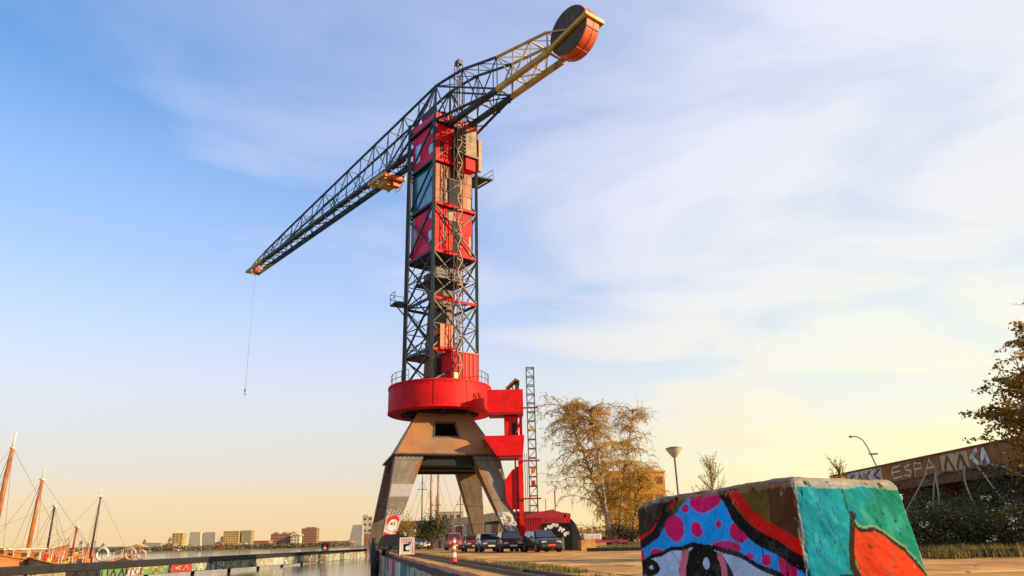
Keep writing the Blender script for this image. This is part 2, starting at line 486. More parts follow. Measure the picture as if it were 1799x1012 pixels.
# quay wall: timber edge beams over a graffitied face
wall = thing('quay_wall', 'quay wall with rusty edge beam and colourful graffiti down to the water', 'quay wall', Q(60, 0.35, -1.6))
RUSTB = pm('rusty_edge_beam', (0.085, 0.032, 0.02), 0.8, 0, 0.35, 2.0, bump=0.01, bscale=15)
for i in range(24):
    a = 2 + i * 4.8
    beam('edge_beam', Q(a, 0.24 + random.uniform(-.004, .004), -0.10), Q(a + 4.76, 0.24 + random.uniform(-.004, .004), -0.06), 0.42, RUSTB, wall, 0.22)
cv = Canvas(0, 112, -1.55, -0.17, 0.075, lin('c8bc9c'))
nzv = vnoise(cv.X, cv.Y, 0.9, 5)[..., None]
cv.a *= 0.7 + 0.6 * nzv
x = 0.5
while x < 111:
    L_ = random.uniform(2.2, 6.0)
    c1 = random.choice(GRAF); c2_ = random.choice(GRAF)
    if random.random() < 0.35:
        cv.put((cv.X > x) & (cv.X < x + L_ * .5) & (cv.Y > -1.4 + random.uniform(0, .4)), c1)
        cv.put(cv.ell(x + L_ * .3, -0.75, L_ * .22, .38), c2_)
    else:
        graffiti(cv, x, x + L_, -1.40, -0.24, c1 if random.random() < .6 else None, c2_, random.choice([(0.01,) * 3, lin('f0ece0'), lin('20406a')]), random.choice([1, 2, 3]))
    x += L_ * random.uniform(0.8, 1.15)
sheet('graffiti_face', cv, Q(4, 0.08), QD, -QN, 0.36, PAINT, wall)

# far bank
BANK = pm('far_bank', (0.10, 0.085, 0.045), 0.9, 0, 0.3, 0.05)
bk = [(-420, 240), (-200, 330), (-201, 413), (-178, 534), (-118, 604), (-40, 640), (60, 700), (60, 6000), (-6000, 6000), (-6000, 240)]
k = len(bk)
bank = fixn(build('far_bank', [(x, y, -0.75) for x, y in bk] + [(x, y, -1.8) for x, y in bk], [tuple(range(k))[::-1]] + [(i, (i + 1) % k, (i + 1) % k + k, i + k) for i in range(k)], BANK))
kind(bank, 'structure')

# ------------------------------------------------------------------ the crane
AX, AY = -6.79, 67.0
JA, TA = rad(40.3), rad(37.8)
def T(e, p, z, a=JA):
    return (AX - e * math.sin(a) + p * math.cos(a), AY + e * math.cos(a) + p * math.sin(a), z)
def TT(e, p, z): return T(e, p, z, TA)

crane = thing('harbour_crane', 'tall portal crane with red hotel cabins in its lattice tower and long jib', 'crane', (AX, AY, 0))

# portal, turned along the rails
PA = rad(15)
def PP(p, q, z): return (AX + p * math.cos(PA) - q * math.sin(PA), AY + p * math.sin(PA) + q * math.cos(PA), z)
portal = link('portal', None, None, crane, (AX, AY, 0)); portal.empty_display_size = 0.3
ZK, ZT, KA, KB, FT = 7.75, 11.55, 4.35, 4.6, 2.25
def plate_side(sgn_axis):
    pass
# hood: four sloping side plates, front and back pierced by a trapezoid opening
def hood_side(name, A, B, C_, D_, hole, th=0.28):
    A, B, C_, D_ = (Vector(a) for a in (A, B, C_, D_))
    nrm = (B - A).cross(D_ - A).normalized()
    P = lambda u, v: (A * (1 - u) + B * u) * (1 - v) + (D_ * (1 - u) + C_ * u) * v
    if not hole:
        V = [A, B, C_, D_]; V += [p - nrm * th for p in V]
        return hexa(name, V[:4], V[4:], PORT, portal)
    out = [P(0, 0), P(1, 0), P(1, 1), P(0, 1)]
    inn = [P(.345, .40), P(.655, .40), P(.655, .78), P(.345, .78)]
    V = out + inn + [p - nrm * th for p in out + inn]
    F = []
    for i in range(4):
        j = (i + 1) % 4
        F += [(i, j, 4 + j, 4 + i), (8 + i, 12 + i, 12 + j, 8 + j), (4 + i, 4 + j, 12 + j, 12 + i), (i, 8 + i, 8 + j, j)]
    o = fixn(build(name, V, F, PORT, portal))
    for i in range(4):
        beam('opening_rim', inn[i] + nrm * 0.03, inn[(i + 1) % 4] + nrm * 0.03, 0.10, GREYST, o)
    return o
bot = [(-KA, -KB), (KA, -KB), (KA, KB), (-KA, KB)]
top = [(-FT, -FT), (FT, -FT), (FT, FT), (-FT, FT)]
for i in range(4):
    j = (i + 1) % 4
    hood_side('hood_plate', PP(*bot[i], ZK), PP(*bot[j], ZK), PP(*top[j], ZT), PP(*top[i], ZT), i == 0)
# bolted flange round the hood's foot
for i in range(4):
    j = (i + 1) % 4
    a, b = PP(*[v * 1.02 for v in bot[i]], ZK), PP(*[v * 1.02 for v in bot[j]], ZK)
    fl = beam('flange', a, b, 0.28, GREYST, portal, 0.12)
    if i in (0, 1):
        A_, B_ = Vector(a), Vector(b); n_ = 26
        for q in range(n_):
            if 9 < q < 17 and i == 0: continue
            p_ = A_.lerp(B_, (q + .5) / n_) + Vector((0, 0, -0.11))
            box('bolt', p_, (0.09, 0.30, 0.12), STEELB, fl, PA)
box('deck_plate', PP(0, 0, ZK - 0.50), (KA * 1.86, KB * 1.86, 0.80), DARK, portal, PA)  # thick near-black box, colour stands in for the shade below the hood
for s_ in (-1, 1):
    beam('deck_girder', PP(-KA * .9, s_ * 2.0, ZK - 0.98), PP(KA * .9, s_ * 2.0, ZK - 0.98), 0.30, STEELB, portal, 0.16)
# legs: tapered box section, paint and graffiti carried by the surface
FP, FQ = 5.0, 6.4
def leg(sp, sq, art):
    nz_, nw = 90, 14
    V, Cc = [], []
    rings = []
    for i in range(nz_ + 1):
        t = i / nz_                                   # 0 at the top, 1 at the foot
        z = ZK - 0.06 - t * (ZK - 0.06 - 0.85)
        po, qo = KA + (FP + 0.45 - KA) * t, KB + (FQ + 0.4 - KB) * t          # outer edges
        wp, wq = 2.35 * (1 - t) + 0.85 * t, 1.7 * (1 - t) + 0.75 * t
        pi_, qi = po - wp, qo - wq
        cs = [(pi_, qo), (po, qo), (po, qi), (pi_, qi)]
        ring = []
        for k_ in range(4):
            (a, b), (c, d) = cs[k_], cs[(k_ + 1) % 4]
            for q in range(nw):
                f_ = q / nw
                pp, qq = a + (c - a) * f_, b + (d - b) * f_
                V.append(PP(sp * pp, sq * qq, z)); rings.append((k_, f_, t, z))
    n4 = 4 * nw
    F = [(i * n4 + k_, i * n4 + (k_ + 1) % n4, (i + 1) * n4 + (k_ + 1) % n4, (i + 1) * n4 + k_) for i in range(nz_) for k_ in range(n4)]
    F += [tuple(range(n4)), tuple(range(nz_ * n4, (nz_ + 1) * n4))[::-1]]
    R_ = np.array(rings)
    u_ = R_[:, 1] * 1.6 + R_[:, 0] * 1.7; z_ = R_[:, 3]
    base = np.array((0.205, 0.165, 0.120)) * (0.75 + 0.5 * vnoise(u_, z_, 0.8, 7))[:, None]
    rust = vnoise(u_, z_ * .4, 1.3, 9); base[rust > .62] = (0.26, 0.12, 0.04)
    base *= (0.70 + .52 * vnoise(u_ * 4.0, z_ * .35, 1.6, 71))[:, None]
    seam = np.abs((z_ % 1.6) - 0.8) < 0.035; base[seam] *= 0.55
    if art == 'tag':
        f = R_[:, 0] == 0
        x_, zz = R_[:, 1], R_[:, 3]
        sel = f & (zz > 4.3) & (zz < 5.3); base[sel] = (0.36, 0.33, 0.29)
        sel = f & (zz > 3.9) & (zz < 4.3); base[sel] = (0.17, 0.14, 0.11)
        sel = f & (zz < 3.3); base[sel] = (0.38, 0.34, 0.28)
        hz_ = f & (zz > 2.85) & (zz < 3.3) & (np.sin(x_ * 34 + zz * 9) > 0.1); base[hz_] = (0.05, 0.05, 0.045)
        base[f & (((x_ - .5) / .42) ** 2 + ((zz - 2.45) / .42) ** 2 < 1)] = (0.60, 0.02, 0.015)
        base[f & (((x_ - .45) / .30) ** 2 + ((zz - 2.15) / .42) ** 2 < 1)] = (0.60, 0.55, 0.48)
        for ex in (.36, .54): base[f & (((x_ - ex) / .05) ** 2 + ((zz - 2.25) / .13) ** 2 < 1)] = (0.02, 0.02, 0.02)
        base[f & (zz < 1.70) & (np.sin(x_ * 8 + zz * 5) > -.5)] = (0.62, 0.02, 0.015)
        base[f & (np.abs(zz - 1.45 - .3 * x_) < .06)] = (0.6, 0.55, 0.45)
    elif art == 'scrawl':
        nn = vnoise(u_ * 3.1, z_ * 3.1, 1.2, 13); sel = (z_ < 3.0) & (nn > .50); base[sel] = (0.52, 0.49, 0.40)
        sel = (z_ < 2.9) & (np.abs(nn - .47) < .018); base[sel] = (0.02, 0.02, 0.02)
        nn2 = vnoise(u_ * 2.1, z_ * 2.1, 1.0, 17); base[(z_ < 2.2) & (nn2 > .62)] = (0.05, 0.10, 0.10)
    o = fixn(build('leg', V, F, PAINT, portal))
    paint_attr(o.data, base)
    # bogie under the foot
    c = PP(sp * (FP + 0.02), sq * (FQ + 0.0), 0.62)
    bg = box('bogie', c, (0.62, 2.5, 0.5), STEELB, portal, PA)
    for dq in (-0.8, 0.8):
        cc = Vector(PP(sp * (FP + 0.02), sq * FQ + dq, 0.36)); ax_ = Vector(PP(1, 0, 0)) - Vector(PP(0, 0, 0))
        cyl('wheel', cc - ax_ * .12, cc + ax_ * .12, 0.34, GREYST, bg, 18)
    return o
leg(-1, -1, 'tag'); leg(1, -1, 'scrawl'); leg(-1, 1, 'plain'); leg(1, 1, 'plain')
# slewing drum
RR = 4.62
lathe('slewing_drum', (AX, AY, 0), [(3.55, 11.95), (3.55, 11.70), (RR, 11.70), (RR + .03, 11.74), (RR + .03, 14.10), (RR, 14.16), (RR - .12, 14.16), (RR - .12, 14.0), (0.2, 14.0)], RED, crane, 72)
drum = [o for o in col.objects if o.name == 'slewing_drum'][0]
lathe('turntable', (AX, AY, 0), [(2.6, 11.50), (3.1, 11.50), (3.1, 11.98), (3.55, 11.98), (3.55, 13.0), (0.2, 13.0)], DARK, crane, 48)
for k in range(10):
    a = k * 2 * math.pi / 10 + 0.3
    p = (AX + (RR + .045) * math.cos(a), AY + (RR + .045) * math.sin(a))
    beam('seam', (*p, 11.87), (*p, 13.97), 0.035, REDDK, drum)
for k in range(60):
    a = k * 2 * math.pi / 60
    box('rivet', (AX + (RR + .05) * math.cos(a), AY + (RR + .05) * math.sin(a), 13.86), (.07, .07, .07), REDDK, drum, a)
lathe('rim_band', (AX, AY, 0), [(RR + .03, 13.98), (RR + .075, 13.98), (RR + .075, 14.10), (RR + .03, 14.10)], RED, drum, 72)
lathe('rim_band', (AX, AY, 0), [(RR + .03, 11.74), (RR + .075, 11.74), (RR + .075, 11.86), (RR + .03, 11.86)], RED, drum, 72)
for k in range(8):
    a = k * math.pi / 4 + 0.2
    beam('bracket', (AX + 3.3 * math.cos(a), AY + 3.3 * math.sin(a), 11.75), (AX + 2.3 * math.cos(a), AY + 2.3 * math.sin(a), 11.15), 0.12, GREYST, drum)
# hand rail at the right of the drum
def railing(name, pts, h, m, parent, mid=True):
    r_ = link(name, None, None, parent, pts[0])
    for p in pts: beam('post', p, (p[0], p[1], p[2] + h), 0.05, m, r_)
    for a, b in zip(pts[:-1], pts[1:]):
        for zz in ((h, h * .5) if mid else (h,)):
            beam('handrail', (a[0], a[1], a[2] + zz), (b[0], b[1], b[2] + zz), 0.045, m, r_)
    return r_
railing('railing', [(AX + 4.45 * math.cos(a), AY + 4.45 * math.sin(a), 14.16) for a in (-0.65, -0.5, -0.35, -0.2, -0.05)], 1.05, GREYST, crane)
railing('railing', [(AX + 4.45 * math.cos(a), AY + 4.45 * math.sin(a), 14.16) for a in (3.35, 3.55, 3.75, 3.95, 4.15)], 1.0, GREYST, crane)

# central pylon inside the tower
pyl = link('pylon', None, None, crane, (AX, AY, 14.0))
def ngon(rad_, z, n=8, a0=TA): return [(AX + rad_ * math.cos(a0 + math.pi / n + 2 * math.pi * k / n), AY + rad_ * math.sin(a0 + math.pi / n + 2 * math.pi * k / n), z) for k in range(n)]
n8 = 8
V = ngon(1.62, 14.0) + ngon(1.18, 22.6) + ngon(1.35, 22.7) + ngon(1.35, 23.3)
F = [(i * n8 + k, i * n8 + (k + 1) % n8, (i + 1) * n8 + (k + 1) % n8, (i + 1) * n8 + k) for i in range(3) for k in range(n8)] + [tuple(range(3 * n8, 4 * n8))]
build('pylon_shell', V, F, PYL, pyl)
for z0, z1 in ((14.9, 16.6), (17.6, 18.9), (19.6, 21.6)):
    zm = (z0 + z1) / 2; rr_ = 1.62 - 0.44 * (zm - 14) / 8.6
    fd = Vector((0.06, -1, 0)).normalized()
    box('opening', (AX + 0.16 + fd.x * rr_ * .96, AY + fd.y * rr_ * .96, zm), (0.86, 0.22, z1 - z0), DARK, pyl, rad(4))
for z in (15.0, 18.3, 21.9):
    lathe('hoop', (AX, AY, 0), [(1.66 - .05 * (z - 14), z), (1.72 - .05 * (z - 14), z), (1.72 - .05 * (z - 14), z + .12), (1.6 - .05 * (z - 14), z + .12)], PYL, pyl, 8)

# lattice tower
S = 2.45
tower = link('tower', None, None, crane, (AX, AY, 14.1))
CN = [(-S, -S), (-S, S), (S, S), (S, -S)]              # (e,p): near, right, far, left
for e, p in CN:
    beam('column', TT(e, p, 14.0), TT(e, p, 42.0), 0.30, STEEL, tower)
LV = [14.1, 17.1, 21.9, 26.5, 31.4, 36.0, 40.4]
def mix(a, b, t): return tuple(a[i] + (b[i] - a[i]) * t for i in range(3))
for fi in range(4):
    a, b = CN[fi], CN[(fi + 1) % 4]
    right = fi == 0
    for li, z in enumerate(LV[1:], 1):
        beam('girt', TT(*a, z), TT(*b, z), 0.18, RED if right and z in (17.1, 21.9, 26.5, 31.4, 36.0) else STEEL, tower, 0.24)
    for z0, z1 in zip(LV[:-1], LV[1:]):
        lowp = z0 < 26
        m_ = GREYST if lowp and random.random() < .5 else STEEL
        o_ = 0.06
        beam('diagonal', TT(*a, z0 + .1), TT(*b, z1 - .1), 0.15 if fi == 3 else 0.12, m_, tower)
        if z0 > 14.2 and (z0 < 31 or fi in (1, 2)): beam('diagonal', TT(*[v * 1.012 for v in b], z0 + .1), TT(*[v * 1.012 for v in a], z1 - .1), 0.13, m_, tower)
        if 17 < z0 < 26:
            zm = (z0 + z1) / 2
            beam('girt', TT(*a, zm), TT(*b, zm), 0.08, STEEL, tower)
            c = TT((a[0] + b[0]) / 2, (a[1] + b[1]) / 2, z0); d = TT((a[0] + b[0]) / 2, (a[1] + b[1]) / 2, z1)
            for q in (a, b):
                beam('strut', TT(*q, zm), c, 0.07, STEEL, tower); beam('strut', TT(*q, zm), d, 0.07, STEEL, tower)
for z in (17.1, 21.9, 26.2):
    beam('tie', TT(-S, -S, z), TT(S, S, z), 0.12, STEEL, tower); beam('tie', TT(-S, S, z + .13), TT(S, -S, z + .13), 0.12, STEEL, tower)
    for e, p in CN:
        beam('strut', TT(e, p, z), TT(e * .42, p * .42, z - 2.2), 0.09, GREYST, tower)
# slim pipes up the left corner
for dp in (0.0, 0.22):
    beam('pipe', TT(S - 0.42, -S - .02 - dp * .2, 14.2), TT(S - 0.42 - dp, -S - .02, 36.0), 0.07, BEIGE, tower)

# gangways inside the open bays
gw = [('gangway', 17.0, (-.4, 2.4), (-2.3, -1.0)), ('gangway', 24.2, (-1.9, 1.9), (-1.9, 1.9)), ('gangway', 16.95, (1.0, 2.4), (-1.0, 2.2))]
for nm, z, er, pr_ in gw:
    c = [TT(er[0], pr_[0], z), TT(er[1], pr_[0], z), TT(er[1], pr_[1], z), TT(er[0], pr_[1], z)]
    g_ = hexa(nm, [(p[0], p[1], z - .09) for p in c], c, STEELB, crane)
    for a, b in zip(c, c[1:] + c[:1]):
        beam('handrail', (a[0], a[1], z + 1.0), (b[0], b[1], b[2] + 1.0), 0.045, GREYST, g_)
        beam('handrail', (a[0], a[1], z + .55), (b[0], b[1], b[2] + .55), 0.04, GREYST, g_)
        for t in (0, .33, .67):
            p = mix(a, b, t); beam('post', p, (p[0], p[1], z + 1.0), 0.045, GREYST, g_)
# machinery on the upper gangway
mc = link('winch', None, None, crane, TT(0, 0, 24.25))
box('drum_frame', TT(-.5, -.3, 24.9), (1.9, 1.2, 1.1), GREYST, mc, TA)
p, q = Vector(TT(-1.2, .6, 25.1)), Vector(TT(1.2, .6, 25.1)); cyl('winch_drum', p, q, .5, CWF, mc, 20)
box('motor', TT(-1.1, .9, 24.7), (.8, .7, .8), BEIGE, mc, TA)
box('gearbox', TT(.6, -.9, 24.7), (.9, .8, .9), CW, mc, TA)
# red housings on the drum and stair enclosure
hs_ = link('drum_housing', None, None, crane, TT(-3.0, .7, 14.1))
def tbox(nm, e0_, e1_, p0_, p1_, z0, z1, m, par):
    c = [(e0_, p0_), (e0_, p1_), (e1_, p1_), (e1_, p0_)]
    return hexa(nm, [TT(*q, z0) for q in c], [TT(*q, z1) for q in c], m, par)
h1 = tbox('housing_wall', -3.1, -1.3, -.75, 2.1, 14.05, 16.9, RED, hs_)
for pp_ in (0.35, 0.75, 1.2, 1.65): tbox('rib', -3.16, -3.1, pp_, pp_ + .09, 14.1, 16.85, REDDK, hs_)
tbox('roof_edge', -3.2, -1.2, -.85, 2.2, 16.9, 17.02, REDDK, hs_)
tbox('stair_panel', -2.75, -2.68, -1.75, -.35, 17.3, 19.4, CW, hs_)
tbox('stair_panel', -2.75, -2.68, -1.75, .2, 17.05, 17.3, RED, hs_)
tbox('lamp_box', -4.2, -4.0, -1.2, -.8, 14.16, 14.75, pm('lamp_yellow', (.7, .45, .12), .5), hs_)

# hotel cabins: walls split into panels and panes, cell by cell
def cabin(z0, z1, pal, rows, name, lab):
    cb = link(name, None, None, crane, TT(0, 0, z0)); cb['label'] = lab
    I = 2.18
    tbox('core', -I + .08, I - .08, -I + .08, I - .08, z0 + .02, z1 - .02, STEELB, cb)
    for side in range(4):
        grid = rows[side]
        nr = len(grid); hh = (z1 - z0) / nr
        for ri, row in enumerate(grid):
            tot = sum(c[1] for c in row); acc = 0.0
            for ch, wd in row:
                u0 = -I + 2 * I * acc / tot; acc += wd; u1 = -I + 2 * I * acc / tot
                za, zb = z1 - (ri + 1) * hh, z1 - ri * hh
                g = 0.018; isw = ch in 'wtdq'
                dp = 0.05 if isw else 0.10
                m_ = pal[ch]
                ua, ub, zc, zd = u0 + g, u1 - g, za + g, zb - g
                nm = {'w': 'window', 't': 'window', 'd': 'doorway', 'q': 'window'}.get(ch, 'panel')
                if side == 0: pn = tbox(nm, ua, ub, -I + .075 - dp, -I + .08, zc, zd, m_, cb)         # left face in the photo
                elif side == 1: pn = tbox(nm, -I + .075 - dp, -I + .08, ua, ub, zc, zd, m_, cb)       # right face
                elif side == 2: pn = tbox(nm, ua, ub, I - .08, I - .075 + dp, zc, zd, m_, cb)
                else: pn = tbox(nm, I - .08, I - .075 + dp, ua, ub, zc, zd, m_, cb)
    for zz in (z0, z1):
        tbox('sill', -I - .03, I + .03, -I - .03, I + .03, zz - .07, zz + .07, STEELB, cb)
    return cb
PAL = {'r': RED_SHADE, 'R': RED, 'w': GLASS, 't': TEALG, 'd': DARK, 'o': ORNP, 'b': BEIGE, 'q': BEIGE, 'k': STEELB}
plain = [[('r', 1), ('r', 1)]] * 2
# rows run top to bottom; on the left face u runs from the near corner (0) to the far corner
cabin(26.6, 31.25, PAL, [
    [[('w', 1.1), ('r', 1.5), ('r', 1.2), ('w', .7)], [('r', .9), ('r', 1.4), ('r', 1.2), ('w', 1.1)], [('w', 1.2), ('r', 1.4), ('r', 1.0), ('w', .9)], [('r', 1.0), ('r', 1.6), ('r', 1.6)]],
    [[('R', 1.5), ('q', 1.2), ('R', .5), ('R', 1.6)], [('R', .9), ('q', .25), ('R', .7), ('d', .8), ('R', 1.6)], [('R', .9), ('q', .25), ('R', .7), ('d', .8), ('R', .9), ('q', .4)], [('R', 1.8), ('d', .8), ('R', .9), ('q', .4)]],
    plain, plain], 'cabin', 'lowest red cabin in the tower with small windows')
cabin(31.55, 35.85, PAL, [
    [[('t', 1), ('t', 2.0), ('t', 1)], [('t', 1.6), ('t', 1.6), ('t', .8)]],
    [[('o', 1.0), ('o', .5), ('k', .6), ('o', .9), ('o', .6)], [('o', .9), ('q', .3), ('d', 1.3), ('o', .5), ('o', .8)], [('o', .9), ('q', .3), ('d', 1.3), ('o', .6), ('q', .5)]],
    [[('t', 1), ('t', 1)]] * 2, plain], 'cabin', 'middle cabin with teal glass wall and orange side')
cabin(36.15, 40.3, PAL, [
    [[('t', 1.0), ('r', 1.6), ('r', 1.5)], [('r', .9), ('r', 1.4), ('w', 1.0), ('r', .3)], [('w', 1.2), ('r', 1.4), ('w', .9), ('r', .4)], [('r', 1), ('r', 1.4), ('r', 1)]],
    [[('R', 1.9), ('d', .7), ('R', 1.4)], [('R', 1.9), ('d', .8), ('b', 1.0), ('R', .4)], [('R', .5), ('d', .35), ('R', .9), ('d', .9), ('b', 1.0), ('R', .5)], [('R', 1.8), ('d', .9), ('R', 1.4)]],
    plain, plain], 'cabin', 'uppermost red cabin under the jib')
# machine house and roof on top
mh = link('machine_house', None, None, crane, TT(0, 0, 40.5))
c = [(-2.3, -2.3), (-2.3, 2.3), (2.3, 2.3), (2.3, -2.3)]; c2_ = [(-1.5, -1.5), (-1.5, 1.5), (1.5, 1.5), (1.5, -1.5)]
for i in range(4):
    j = (i + 1) % 4
    A_, B_ = TT(*c[i], 40.75), TT(*c[j], 40.75); C2, D2 = TT(*c[j], 41.35), TT(*c[i], 41.35)
    hexa('parapet', [A_, B_, mix(B_, TT(0, 0, 40.75), .03), mix(A_, TT(0, 0, 40.75), .03)], [D2, C2, mix(C2, TT(0, 0, 41.35), .03), mix(D2, TT(0, 0, 41.35), .03)], RED_SHADE, mh)
tbox('floor', -2.32, 2.32, -2.32, 2.32, 40.5, 40.72, STEELB, mh)
tbox('cab', -1.4, 1.4, -1.3, 1.3, 40.75, 42.1, REDDK, mh)
tbox('cab_roof', -1.5, 1.5, -1.4, 1.4, 42.1, 42.25, STEELB, mh)
for k in range(3):
    p = Vector(TT(-1.0 + k * .9, -1.8, 42.3)); cyl('sheave', p, p + Vector(TT(0, .25, 0)) - Vector(TT(0, 0, 0)), .45, STEELB, mh, 16)

# platform at the right corner, small balcony at the left corner
def platform(nm, cs, z, par=crane):
    g_ = hexa(nm, [TT(*q, z - .16) for q in cs], [TT(*q, z) for q in cs], STEELB, par)
    railing('railing', [TT(*q, z) for q in cs[1:4]], 1.0, GREYST, g_)
    return g_
g_ = platform('platform', [(-2.3, 2.5), (-2.7, 4.4), (-.2, 4.3), (.4, 2.5)], 35.7)
beam('bracket', TT(-2.3, 2.5, 34.3), TT(-2.3, 4.0, 35.5), .1, STEEL, g_)
g_ = platform('balcony', [(2.0, -2.5), (2.3, -3.7), (3.6, -3.5), (3.4, -2.2)], 22.5)
beam('bracket', TT(2.5, -2.5, 21.3), TT(2.8, -3.4, 22.4), .1, STEEL, g_)

# lift mast up the right face with its cage
lm = link('lift_mast', None, None, crane, TT(-3.5, -.33, 14.2))
LATT = pm('tan_galvanised', (0.15, 0.10, 0.06), 0.5, 0.3, 0.35, 3.0)
e0_, e1_, p0_, p1_ = -3.75, -3.15, -.63, -.03
for e, p in ((e0_, p0_), (e0_, p1_), (e1_, p0_), (e1_, p1_)):
    beam('mast_post', TT(e, p, 14.2), TT(e, p, 46.9), 0.085, LATT, lm)
nb = 26
for k in range(nb):
    za, zb = 14.3 + k * (32.5 / nb), 14.3 + (k + 1) * (32.5 / nb)
    fl_ = k % 2
    beam('lacing', TT(e0_, (p0_, p1_)[fl_], za), TT(e0_, (p1_, p0_)[fl_], zb), .055, LATT, lm)
    beam('lacing', TT((e0_, e1_)[fl_], p0_, za), TT((e1_, e0_)[fl_], p0_, zb), .055, LATT, lm)
    beam('lacing', TT((e1_, e0_)[fl_], p1_, za), TT((e0_, e1_)[fl_], p1_, zb), .055, LATT, lm)
    beam('rung', TT(e0_, p0_, za), TT(e0_, p1_, za), .055, LATT, lm)
for z in (17.1, 21.9, 26.5, 31.4):
    beam('wall_tie', TT(e1_, p0_, z), TT(-S, p0_ - .9, z), .12, RED, lm); beam('wall_tie', TT(e1_, p1_, z), TT(-S, p1_ + .5, z), .12, RED, lm)
box('head_sheave', TT(-3.45, -.33, 47.15), (.5, .7, .5), STEELB, lm, TA)
cg = link('lift_cage', None, None, crane, TT(-3.2, 1.0, 36.7))
tbox('cage_wall', -3.85, -2.7, .28, 1.55, 36.7, 39.6, BEIGE, cg)
tbox('cage_window', -3.88, -3.85, .72, 1.0, 38.2, 38.9, GREYST, cg)
tbox('cage_floor', -3.95, -2.6, .1, 1.7, 36.5, 36.7, STEELB, cg)
tbox('cage_roof', -3.95, -2.6, .1, 1.7, 39.6, 39.8, RED, cg)
tbox('cage_skirt', -3.7, -2.7, .4, 1.5, 35.2, 36.5, RED, cg)
tbox('corner_pipe', -2.95, -2.62, 2.45, 2.8, 35.9, 39.5, BEIGE, cg)
for k in range(7): tbox('cage_ladder_rung', -3.95, -3.85, -.05, .3, 36.9 + k * .42, 37.0 + k * .42, GREYST, cg)

# jib
jib = link('jib', None, None, crane, T(0, 0, 40.3))
ZB, HW = 40.3, 0.9
def ztop(e):
    return float(np.interp(e, [-17, -10.1, -4.4, 0, 37, 46.5, 50.5], [42.4, 43.85, 45.6, 46.1, 42.55, 41.5, 40.65]))
def wtop(e): return float(np.interp(e, [-17, 0, 50], [.9, .9, .55]))
fr = [0, 3.2, 6.4, 9.6, 12.8, 16, 19.2, 22.4, 25.6, 28.8, 32, 35.2, 38.4, 41.6, 44.6, 47.5, 50.4]
rr_ = [0, -2.5, -4.7, -7.3, -10.1, -12.4, -14.8, -17]
def bays(nodes, sgn):
    for i, (a, b) in enumerate(zip(nodes[:-1], nodes[1:])):
        m_ = YEL if (b < -10.2 or a > 44.5) else STEEL
        th = .085 if sgn > 0 else .095
        wa, wb = wtop(a), wtop(b)
        for s_ in (-1, 1):
            beam('bottom_chord', T(a, s_ * HW, ZB), T(b, s_ * HW, ZB), .30 if sgn > 0 else .40, m_, jib, .34 if sgn > 0 else .46)
            beam('top_chord', T(a, s_ * wa, ztop(a)), T(b, s_ * wb, ztop(b)), .20, m_, jib)
            if b < 49: beam('upright', T(b, s_ * HW, ZB), T(b, s_ * wb, ztop(b)), th, m_, jib)
            if i % 2: beam('diagonal', T(a, s_ * HW, ZB), T(b, s_ * wb, ztop(b)), th, m_, jib)
            else: beam('diagonal', T(a, s_ * wa, ztop(a)), T(b, s_ * HW, ZB), th, m_, jib)
            if sgn > 0 and ztop(a) - ZB > 1.5 and i % 2:                                   # half-height laths
                za_, zb_ = (ZB + ztop(a)) / 2, (ZB + ztop(b)) / 2; k1, k2 = (HW + wa) / 2, (HW + wb) / 2
                beam('lath', T((a + b) / 2, s_ * (k1 + k2) / 2, (za_ + zb_) / 2), T(b, s_ * k2, zb_), .055, m_, jib)
                beam('lath', T((a + b) / 2, s_ * (k1 + k2) / 2, (za_ + zb_) / 2), T(a, s_ * k1, za_), .055, m_, jib)
        beam('cross_tie', T(b, -wb, ztop(b)), T(b, wb, ztop(b)), .08, m_, jib)
        beam('cross_tie', T(b, -HW, ZB), T(b, HW, ZB), .12, m_, jib)
        beam('lacing', T(a, -wa, ztop(a)), T(b, wb, ztop(b)), .06, m_, jib)
        f_ = 1 if i % 2 else -1
        beam('lacing', T(a, -HW * f_, ZB), T(b, HW * f_, ZB), .09, m_, jib)
        if sgn > 0 and a < 45:
            mid = (a + b) / 2
            beam('cross_tie', T(mid, -HW, ZB), T(mid, HW, ZB), .08, m_, jib)
            beam('walkway_plank', T(a + .06, -.35, ZB + .2), T(b - .06, -.35, ZB + .2), .5, STEELB, jib, .05)
            beam('walkway_rail', T(a, -.62, ZB + 1.1), T(b, -.62, ZB + 1.1), .045, GREYST, jib)
            beam('trolley_track', T(a, .45, ZB - .02), T(b, .45, ZB - .02), .14, STEELB, jib, .2)
bays(fr, 1); bays(rr_, -1)
for s_ in (-1, 1):
    for q in ((-S, s_ * S), (S, s_ * S)):
        beam('apex_leg', TT(*q, 40.5), T(0, s_ * .9, 46.1), .22, STEEL, jib)
    beam('long_tie', T(0, s_ * .9, 46.05), T(-10.1, s_ * .9, 40.4), .16, STEEL, jib)
    beam('long_tie', T(0, s_ * .9, 46.05), T(9.6, s_ * .9, 40.4), .14, STEEL, jib)
    beam('stay', TT(-S, s_ * S, 40.25), T(-10.1, s_ * .9, 40.2), .20, STEEL, jib)
    beam('stay', TT(S, s_ * S, 40.25), T(8, s_ * .9, 40.2), .20, STEEL, jib)
for a, b in ((-3.5, 1), (-6.2, -1), (-8.2, 1)):
    k_ = 2.3 - (abs(a) - 2.5) * .17
    beam('stay_lacing', T(a, HW, ZB - .06), T(a - 1.2, k_, ZB - .1), .08, STEEL, jib)
beam('end_beam', T(50.5, -1.05, ZB), T(50.5, 1.05, ZB), .30, YEL, jib, .36)
p = Vector(T(49.2, -.3, ZB + .05)); cyl('tip_sheave', p, p + Vector(T(0, .5, 0)) - Vector(T(0, 0, 0)), .55, CW, jib, 18)
